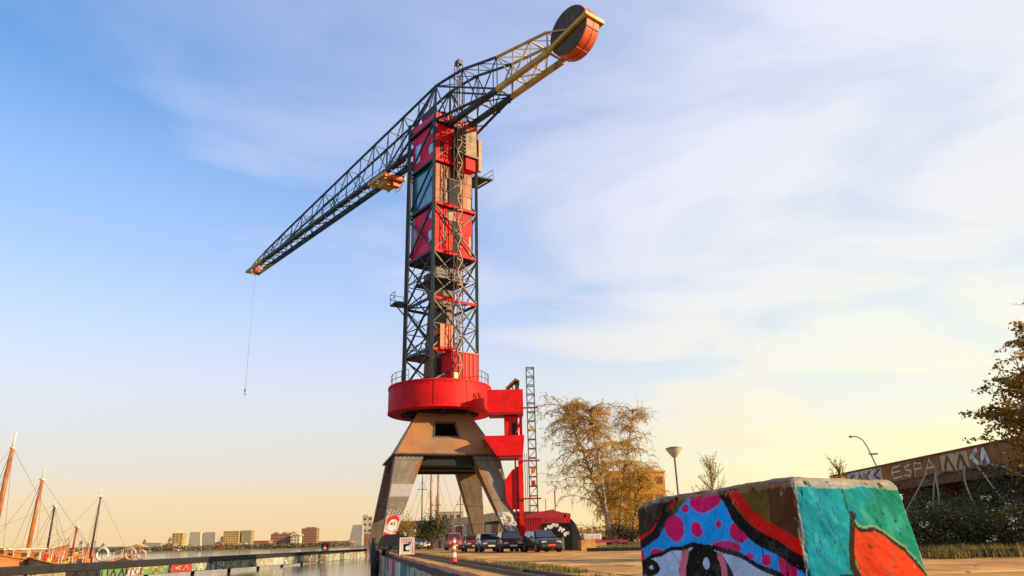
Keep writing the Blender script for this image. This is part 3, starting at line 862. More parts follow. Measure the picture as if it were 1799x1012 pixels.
# yellow outrigger frame round the counterweight
for s_ in (-1, 1):
    beam('rear_beam', T(-17, s_ * .9, ZB), T(-17.8, s_ * .92, 40.6), .26, YEL, jib, .36)
    beam('rear_beam', T(-17.8, s_ * .92, 40.6), T(-21.6, s_ * .92, 41.35), .26, YEL, jib, .36)
    beam('rear_stay', T(-17, s_ * .9, ztop(-17)), T(-19.6, s_ * .92, 41.1), .13, YEL, jib)
    beam('upright', T(-17, s_ * .9, ZB), T(-17, s_ * .9, ztop(-17)), .14, YEL, jib)
beam('end_beam', T(-21.7, -1.1, 41.4), T(-21.7, 1.1, 41.4), .28, YEL, jib, .36)
cw = link('counterweight', None, None, crane, T(-19.4, 0, 41.25))
RC = 2.2
u_ = Vector(T(1, 0, 0)) - Vector(T(0, 0, 0)); v_ = Vector((0, 0, 1)); n_ = Vector(T(0, 1, 0)) - Vector(T(0, 0, 0))
circ = [(RC * math.cos(a), RC * math.sin(a)) for a in np.linspace(0, 2 * math.pi, 48, endpoint=False)]
cc = T(-19.4, -.70, 41.25)
o = prism('weight_drum', circ, cc, u_, v_, n_ * 1.4, CW, cw)
o.data.polygons.foreach_set('use_smooth', [True] * len(o.data.polygons)); sharp(o)
circ2 = [(RC * .985 * math.cos(a), RC * .985 * math.sin(a)) for a in np.linspace(0, 2 * math.pi, 48, endpoint=False)]
for s_, off in ((-1, -.75), (1, .70)):
    cc = T(-19.4, off, 41.25)
    prism('face_plate', circ2, cc, u_, v_, n_ * .05, CWF, cw)
for a in (math.radians(200), math.radians(250), math.radians(310)):
    p = Vector(T(-19.4, 0, 41.25)) + u_ * (RC + .02) * math.cos(a) + v_ * (RC + .02) * math.sin(a)
    beam('drum_seam', p - n_ * .68, p + n_ * .68, .06, REDDK, cw)
ring_pts = [Vector(T(-19.4, .05, 41.25)) + u_ * (RC + .01) * math.cos(a) + v_ * (RC + .01) * math.sin(a) for a in np.linspace(0, 2 * math.pi, 33)]
tube('drum_seam', ring_pts, .035, REDDK, cw, 6)
# trolley
tr = link('trolley', None, None, crane, T(11, 0, 39.4))
def jbox(nm, e0_, e1_, p0_, p1_, z0, z1, m, par):
    c = [(e0_, p0_), (e0_, p1_), (e1_, p1_), (e1_, p0_)]
    return hexa(nm, [T(*q, z0) for q in c], [T(*q, z1) for q in c], m, par)
jbox('side_frame', 9.2, 13.0, -1.35, -1.2, 39.5, 39.95, YEL, tr); jbox('side_frame', 9.2, 13.0, 1.2, 1.35, 39.5, 39.95, YEL, tr)
jbox('cross_frame', 9.4, 9.8, -1.2, 1.2, 39.45, 39.85, CW, tr); jbox('cross_frame', 12.2, 12.6, -1.2, 1.2, 39.45, 39.85, YEL, tr)
jbox('hoist_box', 10.3, 11.7, -.7, .8, 39.0, 39.9, YEL, tr); jbox('hoist_box', 9.9, 10.6, .2, 1.1, 38.9, 39.6, CW, tr)
for e in (9.6, 12.4):
    for s_ in (-1.28, 1.28):
        p = Vector(T(e, s_ - .1, 40.0)); cyl('trolley_wheel', p, p + (Vector(T(0, .2, 0)) - Vector(T(0, 0, 0))), .22, STEELB, tr, 12)
p = T(11, .9, 39.2)
tube('operator_hose', [p, (p[0] + .3, p[1], 38.6), (p[0] + .7, p[1], 38.9), T(8.5, .9, 40.0)], .05, YEL, tr, 6)
# hoist cable and hook
tp = T(49.2, 0, 39.8)
hc = tube('hoist_cable', [tp, (tp[0] + .1, tp[1], 22.3)], .02, BEIGE, crane, 6)
box('hook_block', (tp[0] + .1, tp[1], 22.0), (.16, .12, .45), GREYST, hc)
tube('hook', [(tp[0] + .1, tp[1], 21.7), (tp[0] + .1, tp[1], 21.45), (tp[0] + .25, tp[1], 21.3), (tp[0] + .32, tp[1], 21.5)], .05, STEELB, hc, 6)

# ------------------------------------------------------------------ red access tower at the crane's side
acc = thing('access_tower', 'red steel access tower joining crane drum to the ground', 'access tower', (-0.1, 63.3, 0))
def wbox(nm, x0, x1, y0, y1, z0, z1, m, par): return box(nm, ((x0 + x1) / 2, (y0 + y1) / 2, (z0 + z1) / 2), (x1 - x0, y1 - y0, z1 - z0), m, par, 0, .015)
wbox('upper_walkway', -2.3, .72, 62.0, 64.2, 11.0, 12.95, RED, acc)
wbox('walkway_floor', -2.2, .66, 62.05, 64.15, 10.85, 11.0, REDDK, acc)
wbox('shaft', -.92, .25, 62.6, 64.0, 9.1, 10.85, REDDK, acc)
wbox('shaft_door', -.85, .1, 62.52, 62.6, 9.15, 10.75, RED, acc)
wbox('shaft_post', .35, .6, 62.2, 62.5, 9.1, 10.85, RED, acc)
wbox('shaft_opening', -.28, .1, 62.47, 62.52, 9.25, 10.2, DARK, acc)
beam('brace', (.1, 62.3, 9.3), (.6, 62.3, 10.8), .14, RED, acc)
prism('lower_walkway', [(-2.75, 9.1), (.75, 9.1), (.6, 7.45), (-1.55, 7.45)], (0, 62.0, 0), (1, 0, 0), (0, 0, 1), (0, 2.2, 0), RED, acc)
wbox('walkway_floor', -1.45, .5, 62.1, 64.1, 7.25, 7.45, REDDK, acc)
wbox('column', .18, .58, 62.1, 62.5, 0, 7.25, RED, acc); wbox('column', .18, .58, 63.7, 64.1, 0, 7.25, RED, acc)
wbox('column', -.12, .02, 62.2, 62.36, .0, 7.25, REDDK, acc)
prism('gusset_plate', [(.18, 6.6), (-.35, 6.3), (-.95, 5.5), (-.85, 3.9), (-.4, 3.2), (.18, 3.2)], (0, 62.3, 0), (1, 0, 0), (0, 0, 1), (0, .18, 0), RED, acc)
prism('gusset_plate', [(.18, 2.6), (-.15, 2.4), (-.5, .2), (.18, .2)], (0, 62.3, 0), (1, 0, 0), (0, 0, 1), (0, .18, 0), RED, acc)
for k in range(12): wbox('rung', -.1, .18, 62.25, 62.3, 1.0 + k * .5, 1.06 + k * .5, REDDK, acc)
WOODB = pm('brown_hood', (0.20, 0.10, 0.04), .7, 0, .3, 2)
prism('hood', [(-.75, 13.15), (.1, 13.95), (.45, 13.75), (.45, 13.6), (.1, 13.75), (-.7, 13.05)], (0, 62.2, 0), (1, 0, 0), (0, 0, 1), (0, 1.6, 0), WOODB, acc)
wbox('hood_post', .05, .4, 62.5, 63.5, 12.95, 13.6, WOODB, acc); wbox('hood_post', -.2, -.08, 62.5, 62.6, 12.95, 13.4, WOODB, acc)

# lattice hoist mast next to it
hm = thing('hoist_mast', 'narrow grey lattice hoist mast standing right of the red access tower', 'mast', (1.4, 62.3, 0))
for x in (1.05, 1.68):
    for y in (62.0, 62.63): beam('mast_post', (x, y, 0), (x, y, 14.85), .085, GREYST, hm)
for k in range(20):
    z = .45 + k * .755
    for y in (62.0, 62.63): beam('rung', (1.05, y, z), (1.68, y, z), .075, GREYST, hm)
    for x in (1.05, 1.68): beam('lacing', (x, 62.0, z), (x, 62.63, min(z + .755, 14.85)), .05, GREYST, hm)
    beam('lacing', (1.05 if k % 2 else 1.68, 62.63, z), (1.68 if k % 2 else 1.05, 62.63, min(z + .755, 14.85)), .05, GREYST, hm)
for z in (4.0, 7.0, 11.35): beam('wall_tie', (.5, 62.05, z), (1.95, 61.93, z), .12, REDDK, hm)
for z, c in ((9.6, YEL), (6.2, CW), (5.2, REDDK)): box('junction_box', (1.37, 61.92, z), (.34, .14, .42), c, hm)
for x in (.72, .9): beam('cable', (x, 62.1, .2), (x, 62.1, 7.6), .045, STEELB, hm)

# red site shelter at its foot, graffiti on a dark cover
sh = thing('red_shelter', 'low red steel shelter with graffiti tarpaulin behind the black cars', 'shelter', (2.5, 62.8, 0))
wbox('base_wall', .62, 2.0, 61.0, 61.2, .05, 2.5, REDDK, sh)
wbox('back_wall', .62, 4.1, 63.4, 63.55, .05, 2.9, REDDK, sh)
for k_ in range(7): beam('rib', (.75 + k_ * .2, 60.97, .1), (.75 + k_ * .2, 60.97, 2.4), .05, RED, sh)
for k_ in range(4): box('gas_bottle', (2.2 + k_ * .42, 60.6, .5), (.26, .26, .96), (CW, STEELB, REDDK, GREYST)[k_], sh, 0, .08)
prism('roof_beam', [(.6, 2.75), (2.9, 3.1), (3.2, 2.9), (4.2, 2.75), (4.2, 2.45), (.6, 2.45)], (0, 60.9, 0), (1, 0, 0), (0, 0, 1), (0, .25, 0), REDDK, sh)
prism('roof_beam', [(.6, 2.75), (2.9, 3.1), (3.2, 2.9), (4.2, 2.75), (4.2, 2.45), (.6, 2.45)], (0, 63.6, 0), (1, 0, 0), (0, 0, 1), (0, .25, 0), REDDK, sh)
for x, y in ((3.75, 60.9), (4.1, 60.95), (4.1, 63.4), (.7, 63.3)): wbox('post', x - .09, x + .09, y, y + .18, 0, 2.7, RED, sh)
beam('mast', (3.05, 61.5, 3.1), (3.05, 61.5, 4.6), .09, REDDK, sh); beam('mast', (2.3, 61.5, 3.0), (2.3, 61.5, 3.9), .06, REDDK, sh)
cv = Canvas(0, 2.3, 0, 2.0, .03, (0.012, 0.012, 0.012))
for k in range(16):
    t = k / 15; x, y = .25 + 1.75 * t, 1.9 - .9 * abs(t - .35) * 1.4
    cv.put(cv.ell(x, y + random.uniform(-.2, .2), random.uniform(.07, .15), random.uniform(.07, .16)), lin('d8d4c8')); cv.put(cv.ell(x, y + random.uniform(-.2, .2), .06, .05), (.01,) * 3)
sheet('tarpaulin', cv, (1.95, 60.85, .05), (1, 0, 0), (0, -1, 0), .12, PAINT, sh)
prism('tarp_fold', [(4.25, 0), (4.25, 2.35), (4.55, 2.0), (4.8, 1.4), (5.0, .6), (5.05, 0)], (0, 60.9, 0), (1, 0, 0), (0, 0, 1), (0, 1.2, 0), DARK, sh)

# ------------------------------------------------------------------ the painted concrete block in the foreground
C0 = np.array((1.879, 5.207)); AD = np.array((-0.2043, 0.9789)); BD = np.array((0.8423, 0.5390)); BL, BW, BH = 3.05, 1.30, 1.165
BLUE = [(3.046, 0.683), (2.808, 0.704), (2.49, 0.78), (2.289, 0.871), (2.04, 0.993), (1.811, 1.082), (1.623, 1.133), (1.083, 1.077), (0.996, 0.993), (0.879, 0.911), (0.682, 0.794), (0.415, 0.68), (0.084, 0.592), (0.0, 0.519), (0.0, 0.0), (3.2, 0.0)]
KL = [(2.106, 1.2), (2.188, 1.092), (2.288, 0.983), (2.505, 0.827), (2.795, 0.762), (3.2, 0.70)]
KR = [(1.15, 1.2), (1.01, 1.08), (0.886, 0.949), (0.676, 0.816), (0.406, 0.714), (0.109, 0.63), (-0.1, 0.565)]
RL = [(1.98, 1.2), (2.06, 1.113), (2.284, 1.002), (2.408, 0.911), (2.64, 0.829), (3.2, 0.762)]
RRd = [(1.0, 1.2), (0.929, 1.123), (0.781, 1.037), (0.644, 0.94), (0.446, 0.833), (-0.05, 0.685)]
DOTS = [(1.388, 1.077, 0.296, 0.095), (2.066, 0.862, 0.218, 0.117), (1.799, 1.017, 0.084, 0.035), (1.581, 0.84, 0.103, 0.066), (1.17, 0.87, 0.054, 0.029), (0.829, 0.811, 0.147, 0.079), (0.931, 0.974, 0.051, 0.046), (1.107, 0.687, 0.267, 0.058), (0.709, 0.638, 0.059, 0.025), (0.48, 0.617, 0.065, 0.038), (0.203, 0.563, 0.117, 0.086), (2.97, 0.624, 0.103, 0.06), (2.521, 0.638, 0.171, 0.047)]
LID = [(3.2, 0.52), (2.719, 0.597), (2.286, 0.663), (1.766, 0.709), (1.305, 0.698), (0.96, 0.654), (0.586, 0.573), (0.321, 0.511), (0.0, 0.41)]
BLK = (0.016, 0.010, 0.006)
PINKC, BLUEC, REDC = lin('ff1c6c'), (.012, .42, .98), lin('ff1a0a')
cvL = Canvas(0, BL, 0, BH, 0.0085, (0.16, 0.09, 0.02))
nA = vnoise(cvL.X, cvL.Y, 2.2, 21); nB = vnoise(cvL.X, cvL.Y * .35, 5.0, 22)
cvL.a[:] = np.array((0.20, 0.115, 0.018)) * (0.55 + .9 * nA)[..., None]
cvL.a[cvL.X < .34] = (np.array((0.14, 0.045, 0.012)) * (0.6 + .8 * nB)[..., None])[cvL.X < .34]
dk = (cvL.X > 2.1); cvL.a[dk] = (np.array((0.065, 0.036, 0.014)) * (0.4 + 1.3 * nB)[..., None])[dk]
st = (nB > .60) & dk; cvL.a[st] = (0.20, 0.15, 0.08)
cvL.wobble(.006, 6)
cvL.put(cvL.poly(BLUE), BLUEC)
for dx, dy, rx, ry in DOTS:
    cvL.put(cvL.ell(dx, dy, rx * 1.10 + .008, ry * 1.10 + .008) & cvL.poly(BLUE), lin('66a4ee'))
    cvL.put(cvL.ell(dx, dy, rx, ry), PINKC)
up = cvL.Y > np.interp(cvL.X, [p[0] for p in LID[::-1]], [p[1] for p in LID[::-1]])
eye = ~up
cvL.put(eye, lin('d2def0'))
cvL.put(cvL.ell(1.519, 0.453, 0.529, 0.243) & eye, BLK)
cvL.put((cvL.dist([(1.86, 0.67), (1.936, 0.549), (1.999, 0.375), (1.99, .2)], .5) < .036) & eye, lin('fa7a8a'))
cvL.put((cvL.dist([(1.202, 0.635), (1.141, 0.552), (1.139, 0.415), (1.16, .2)], .5) < .026) & eye, lin('fa7a8a'))
cvL.put(cvL.ell(1.462, 0.568, 0.065, 0.048), lin('c8d0da'))
cvL.put(cvL.ell(2.80, 0.50, 0.30, 0.085) & eye, BLK); cvL.put(cvL.ell(2.70, .50, .03, .022), lin('d8dce0')); cvL.put(cvL.ell(2.76, .505, .02, .018), lin('d8dce0'))
cvL.put((cvL.X > 2.85) & (cvL.Y < .44), PINKC)
cvL.stroke(LID, 0.038, BLK, .7)
cvL.stroke(RL, .062, REDC, .55); cvL.stroke(KL, .075, BLK, .55)
cvL.stroke(RRd, .105, REDC, .8); cvL.stroke(KR, .10, BLK, .8)
cvL.stroke([(2.20, .66), (2.05, .58), (1.9, .50)], .006, BLK)
wear = vnoise(cvL.X, cvL.Y, 9, 25); cvL.a *= (0.80 + .4 * nA)[..., None]
cvL.a[(wear > .70) & (cvL.Y > 1.02)] = (0.30, 0.20, 0.11)
tp_ = cvL.Y > BH - .05 - .03 * nA; cvL.a[tp_] = cvL.a[tp_] * .40 + np.array((0.46, 0.17, 0.06)) * .60
for k_ in range(20):                                                   # drips below the dark lines
    xx = rng.uniform(.05, 3.0); yy = np.interp(xx, [p[0] for p in KR[::-1]] + [p[0] for p in KL], [p[1] for p in KR[::-1]] + [p[1] for p in KL]) - .02
    cvL.stroke([(xx, yy), (xx + rng.normal(0, .004), yy - rng.uniform(.03, .16))], rng.uniform(.008, .014), BLK)
sp_ = vnoise(cvL.X, cvL.Y, 26, 27, 3); cvL.a[sp_ > .86] = np.array((.30, .25, .18)); cvL.a[sp_ < .13] *= .4
fd_ = vnoise(cvL.X, cvL.Y, 3.2, 29, 5); sel = fd_ > .60; cvL.a[sel] = cvL.a[sel] * .85 + np.array((.22, .20, .17)) * .15
chipL = (vnoise(cvL.X, cvL.Y, 9, 47) > .60) & ((cvL.X < .035) | (cvL.Y > BH - .05)); cvL.a[chipL] = np.array((.34, .28, .20))
cvR = Canvas(0, BW, 0, BH, 0.0085, lin('10a4a4'))
nA = vnoise(cvR.X, cvR.Y, 3.5, 31, 5); nB = vnoise(cvR.X + cvR.Y * .4, cvR.Y - cvR.X * .3, 8, 33, 5)
mixr = np.clip((cvR.X - .45) * 2.0 + (nA - .5) * 2.2, 0, 1)[..., None]
cvR.a[:] = (np.array((.001, .165, .235)) * (1 - mixr) + np.array((.002, .150, .105)) * mixr) * (0.62 + .76 * nB)[..., None]
lt = nB > .66; cvR.a[lt] = cvR.a[lt] * .5 + np.array((.03, .24, .20)) * .5
cvR.wobble(.004, 9)
PETAL = [(0.60, 0.822), (0.70, 0.791), (0.82, 0.797), (0.93, 0.758), (1.08, 0.664), (1.24, 0.468), (1.32, 0.30), (1.32, 0), (0.80, 0), (0.66, 0.402), (0.608, 0.498), (0.566, 0.578), (0.553, 0.664), (0.572, 0.764)]
PLs = [(0.602, 0.90), (0.561, 0.764), (0.525, 0.651), (0.522, 0.559), (0.60, 0.46), (.72, .2)]; PRs = [(0.60, 0.86), (0.64, 0.814), (0.70, 0.805), (0.82, 0.804), (0.945, 0.758), (1.095, 0.664), (1.255, 0.468), (1.33, 0.36)]
cvR.stroke(PRs, .062, (.14, .24, .12)); cvR.put(cvR.poly(PETAL), (.42, .028, .004)); cvR.stroke(PRs, .030, BLK); cvR.stroke(PLs, .060, BLK)
cvR.stroke([(0.538, 1.2), (0.533, 1.073), (0.555, 1.013), (0.559, 0.939), (0.603, 0.851)], .016, (0.01, 0.035, 0.03))
cvR.put(cvR.ell(.44, .47, .13, .05), BLK); cvR.stroke([(.70, .785), (.74, .74), (.77, .70)], .012, (.25, .06, .01))
pits = vnoise(cvR.X, cvR.Y, 22, 35, 2); cvR.a[(pits > .86)] *= .35
tp_ = cvR.Y > BH - .045 - .05 * nA; cvR.a[tp_] = cvR.a[tp_] * .4 + np.array((0.30, 0.26, 0.20)) * .6
ed = cvR.X < .03 + .03 * nA; cvR.a[ed] = cvR.a[ed] * .5 + np.array((0.40, 0.34, 0.22)) * .5
sp_ = vnoise(cvR.X, cvR.Y, 24, 37, 3); cvR.a[sp_ < .15] *= .35; cvR.a[sp_ > .86] = np.array((.16, .26, .20))
chipR = (vnoise(cvR.X, cvR.Y, 9, 49) > .58) & ((cvR.X < .035) | (cvR.Y > BH - .05) | (cvR.X > BW - .04)); cvR.a[chipR] = np.array((.30, .25, .18))
for k_ in range(22):
    xx, yy = rng.uniform(.05, 1.2), rng.uniform(.5, 1.1); cvR.stroke([(xx, yy), (xx + rng.normal(0, .03), yy - rng.uniform(.03, .12))], .007, np.array((.002, .06, .06)))
def block():
    V, F, Cc, off = [], [], [], 0
    r_ = .085
    def shape(la, lb, lz):
        la, lb, lz = (np.asarray(v, float) for v in (la, lb, lz))
        ia, ib, iz = np.clip(la, r_, BL - r_), np.clip(lb, r_, BW - r_), np.clip(lz, -1, BH - r_)
        dv = np.stack([la - ia, lb - ib, lz - iz], -1); ln = np.linalg.norm(dv, axis=-1, keepdims=True)
        far = np.maximum(1, ln / r_)
        p = np.stack([ia, ib, iz], -1) + dv / far
        # knocked off far end and battered right side
        kl = np.clip((p[..., 0] - (BL - .75)) / .75, 0, 1); p[..., 2] = p[..., 2] * (1 - .055 * kl ** 2.2 * np.clip(p[..., 2] / BH, 0, 1))
        fl = np.clip((p[..., 1] - .5 * BW) / (.5 * BW), 0, 1)
        p[..., 1] = p[..., 1] + fl * (.36 * (1 - p[..., 2] / BH) - .04)
        g_ = vnoise(la * 1.0 + lz * .7, lb + lz, 4.0, 41) - .5; g2 = vnoise(la + lb * .5, lz + lb * .5, 16.0, 43) - .5
        g3 = vnoise(la * .8 + lz, lb + lz * .6, 40.0, 44, 3) - .5; edge_ = (np.minimum.reduce([la, lb]) < .07) & (np.maximum(la, lb) < .12) | (lz > BH - .07); chip = np.where(edge_, np.clip(vnoise(la + lb * 1.3, lz + lb, 9.0, 48) - .60, 0, 1) * .25, 0)
        amp = .034 * g_ + .016 * g2 + .007 * g3 - chip
        p[..., 1] -= amp * (lb < .01); p[..., 0] -= amp * (la < .01); p[..., 2] += amp * .6 * (lz > BH - .01)
        W = np.empty(p.shape)
        W[..., 0] = C0[0] + p[..., 0] * AD[0] + p[..., 1] * BD[0]; W[..., 1] = C0[1] + p[..., 0] * AD[1] + p[..., 1] * BD[1]; W[..., 2] = p[..., 2]
        return W
    def face(la, lb, lz, colr):
        nonlocal off
        P = shape(la, lb, lz); ny, nx = P.shape[:2]
        idx = off + np.arange(nx * ny).reshape(ny, nx)
        F.extend(np.stack([idx[:-1, :-1], idx[:-1, 1:], idx[1:, 1:], idx[1:, :-1]], -1).reshape(-1, 4).tolist())
        V.append(P.reshape(-1, 3)); Cc.append(colr.reshape(-1, 3)); off += nx * ny
    face(cvL.X, np.zeros_like(cvL.X), cvL.Y, cvL.a)
    face(np.zeros_like(cvR.X), cvR.X, cvR.Y, cvR.a)
    A_, B_ = np.meshgrid(np.linspace(0, BL, 140), np.linspace(0, BW, 60))
    tc_ = np.array((0.26, 0.20, 0.13)) * (0.6 + .8 * vnoise(A_, B_, 4, 45))[..., None]
    face(A_, B_, np.full_like(A_, BH), tc_)
    A_, Z_ = np.meshgrid(np.linspace(0, BL, 60), np.linspace(0, BH, 30)); face(A_, np.full_like(A_, BW), Z_, np.tile(np.array((.10, .30, .26)), (30, 60, 1)))
    B_, Z_ = np.meshgrid(np.linspace(0, BW, 40), np.linspace(0, BH, 30)); face(np.full_like(B_, BL), B_, Z_, np.tile(np.array((.10, .07, .04)), (30, 40, 1)))
    o = build('concrete_block', np.concatenate(V), F, PAINT, None, True)
    paint_attr(o.data, np.concatenate(Cc))
    import bmesh
    bm = bmesh.new(); bm.from_mesh(o.data); bmesh.ops.remove_doubles(bm, verts=bm.verts, dist=.0025); bmesh.ops.recalc_face_normals(bm, faces=bm.faces); bm.to_mesh(o.data); bm.free()
    tag(o, 'big concrete block in the foreground with painted eye, pink dots and orange petal', 'concrete block')
block()

# ------------------------------------------------------------------ cars
TYRE = pm('tyre_rubber', (0.012, 0.012, 0.012), .8); RIM = pm('wheel_rim', (0.32, 0.31, 0.30), .35, .8)
CGL = pm('car_glass', (0.012, 0.014, 0.016), .05, 0, .05, 1, spec=.8, coat=.6); HEADL = pm('headlight', (0.55, 0.52, 0.46), .15, .3, .05)
TAIL = pm('tail_light', (0.35, 0.01, 0.01), .2); PLW = pm('pale_plate', (0.62, 0.58, 0.45), .5); PLR = pm('red_plate', (0.55, 0.05, 0.04), .5); TRIM = pm('black_trim', (0.012, 0.012, 0.012), .6)
def car(label, paint, loc, head, L=4.4, Wd=1.72, Ht=1.45, belt=.92, hood=1.05, tail=.25, rake=.75, rrake=.35, plate=PLW, van=False):
    """built nose along +x at the origin, then turned to its bearing"""
    c = thing('parked_car', label, 'car', (0, 0, 0), 'cars parked in a row beside the crane')
    hw = Wd / 2; x1, x0 = L / 2, -L / 2
    st = [(x0, .42, belt - .10, hw * .86), (x0 + .10, .28, belt - .02, hw * .95), (x0 + .7, .24, belt, hw), (0, .24, belt, hw), (x1 - hood - .05, .24, belt - .02, hw), (x1 - hood * .5, .24, belt - .08, hw * .985), (x1 - .16, .26, belt - .17, hw * .93), (x1 - .02, .34, belt - .28, hw * .84), (x1, .42, belt - .36, hw * .78)]
    V, F = [], []
    for x, zb, zt, h in st:
        zs = zt - (zt - zb) * .28
        sec = [(-h * .92, zb), (-h, zb + .12), (-h, zs), (-h * .94, zt - .015), (-h * .6, zt + .02), (h * .6, zt + .02), (h * .94, zt - .015), (h, zs), (h, zb + .12), (h * .92, zb)]
        V += [(x, y, z) for y, z in sec]
    n = 10
    for i in range(len(st) - 1):
        for k_ in range(n): F.append((i * n + k_, i * n + (k_ + 1) % n, (i + 1) * n + (k_ + 1) % n, (i + 1) * n + k_))
    F += [tuple(range(n)), tuple(range((len(st) - 1) * n, len(st) * n))[::-1]]
    body = fixn(build('body', V, F, paint, c, True)); sharp(body, 40)
    # cabin
    xf, xr = x1 - hood, x0 + tail
    B4 = [(xr, -hw * .90), (xf, -hw * .90), (xf, hw * .90), (xr, hw * .90)]
    T4 = [(xr + rrake, -hw * .72), (xf - rake, -hw * .72), (xf - rake, hw * .72), (xr + rrake, hw * .72)]
    zb, zt = belt - .02, Ht - .05
    cabn = hexa('roof', [(x, y, zb) for x, y in B4], [(x, y, zt) for x, y in T4], paint, c)
    md = cabn.modifiers.new('bevel', 'BEVEL'); md.width = .07; md.segments = 3
    def pane(nm, P, m=CGL, par=cabn):
        P = [Vector(p) for p in P]; nn_ = (P[1] - P[0]).cross(P[3] - P[0]).normalized()
        ctr = sum(P, Vector()) / 4
        if nn_.dot(ctr - Vector((0, 0, (zb + zt) / 2))) < 0: nn_ = -nn_
        return hexa(nm, [p - nn_ * .02 for p in P], [p + nn_ * .012 for p in P], m, par)
    def on(b, t, f): return tuple(b[i] + (t[i] - b[i]) * f for i in range(2))
    def quad(i, j, a, b, lo=.10, hi=.84):
        P = []
        for f, z_ in ((lo, lo), (hi, hi)):
            l_, r2 = on(B4[i], T4[i], f), on(B4[j], T4[j], f); zz = zb + (zt - zb) * z_
            q = [(l_[0] + (r2[0] - l_[0]) * s_, l_[1] + (r2[1] - l_[1]) * s_, zz) for s_ in (a, b)]
            P.append(q)
        return [P[0][0], P[0][1], P[1][1], P[1][0]]
    pane('windscreen', quad(1, 2, .06, .94)); pane('rear_window', quad(3, 0, .08, .92))
    for i, j in ((0, 1), (2, 3)):
        sp_ = ((.07, .30), (.33, .62), (.65, .93)) if i == 0 else ((.07, .35), (.38, .67), (.70, .93))
        for a, b in sp_: pane('side_window', quad(i, j, a, b))
    # wheels
    for sx in (x0 + .78, x1 - .82):
        for sy in (-1, 1):
            cyl('wheel_arch', (sx, sy * (hw - .03), .32), (sx, sy * (hw + .006), .32), .375, TRIM, c, 20)
            wh = cyl('wheel', (sx, sy * (hw - .20), .31), (sx, sy * (hw + .014), .31), .31, TYRE, c, 22)
            cyl('rim', (sx, sy * (hw + .01), .31), (sx, sy * (hw + .022), .31), .20, RIM, wh, 16)
            for k_ in range(5):
                a = k_ * 2 * math.pi / 5
                beam('spoke', (sx, sy * (hw + .027), .31), (sx + .19 * math.cos(a), sy * (hw + .027), .31 + .19 * math.sin(a)), .045, RIM, wh, .02)
    # lamps, bumpers, plates, mirrors
    for sy in (-1, 1):
        box('headlight', (x1 - .07, sy * hw * .60, belt - .30), (.12, .36, .15), HEADL, c, 0, .02)
        box('tail_light', (x0 + .03, sy * hw * .80, belt - .16), (.10, .16, .34), TAIL, c, 0, .02)
        box('mirror', (xf - .38, sy * (hw + .07), belt + .07), (.12, .16, .12), paint, c, 0, .03)
        box('door_handle', (-.25, sy * (hw + .012), belt - .14), (.16, .03, .03), TRIM, c)
        beam('side_strip', (x0 + 1.2, sy * (hw + .006), .52), (x1 - 1.25, sy * (hw + .006), .52), .02, TRIM, c, .07)
    box('front_bumper', (x1 - .01, 0, .42), (.16, Wd * .86, .20), TRIM, c, 0, .04); box('rear_bumper', (x0 + .02, 0, .42), (.16, Wd * .90, .20), TRIM, c, 0, .04)
    box('grille', (x1 - .035, 0, belt - .31), (.06, Wd * .40, .13), TRIM, c)
    box('number_plate', (x1 + .075, 0, .46), (.02, .52, .12), plate, c); box('number_plate', (x0 - .015, 0, .64), (.06, .52, .12), plate, c)
    c.location = (loc[0], loc[1], .02); c.rotation_euler = (0, 0, head)
    return c
CBLK = pm('black_car_paint', (0.004, 0.004, 0.005), .25, 0, .1, 1, coat=.35, spec=.35); CGRY = pm('bronze_grey_car_paint', (0.07, 0.06, 0.05), .3, .3, .1, 1, coat=.8)
CRED = pm('dark_red_car_paint', (0.16, 0.015, 0.015), .3, 0, .1, 1, coat=.8); CORG = pm('orange_van_paint', (0.40, 0.035, 0.012), .45, 0, .1, 1, coat=.5); CWHT = pm('silver_car_paint', (0.50, 0.50, 0.48), .3, .2, .1, 1, coat=.8)
car('black estate car with reddish number plate, nearest of the parked row', CBLK, (1.68, 55.0), rad(-74), 4.4, 1.74, 1.50, .95, 1.15, .15, .7, .30, PLR)
car('black hatchback with pale number plate parked second in the row', CBLK, (-.62, 58.6), rad(-81), 4.0, 1.70, 1.52, .92, .85, .10, .6, .35, PLW)
car('bronze grey hatchback half hidden behind the second black car', CGRY, (-2.45, 63.5), rad(-79), 4.1, 1.68, 1.45, .92, .95, .12, .7, .4, PLW)
car('dark red saloon car behind the striped post', CRED, (-3.95, 68.6), rad(-81), 4.4, 1.70, 1.40, .92, 1.1, .45, .8, .6, PLW)
car('bright orange red van farthest along the parked row', CORG, (-6.9, 84.0), rad(-80), 4.2, 1.65, 1.8, 1.0, .7, .05, .5, .12, PLW)
car('silver car parked alone far under the crane beside a bush', CWHT, (-13.6, 108.0), rad(-60), 4.3, 1.72, 1.45, .92, 1.05, .2, .75, .4, PLW)

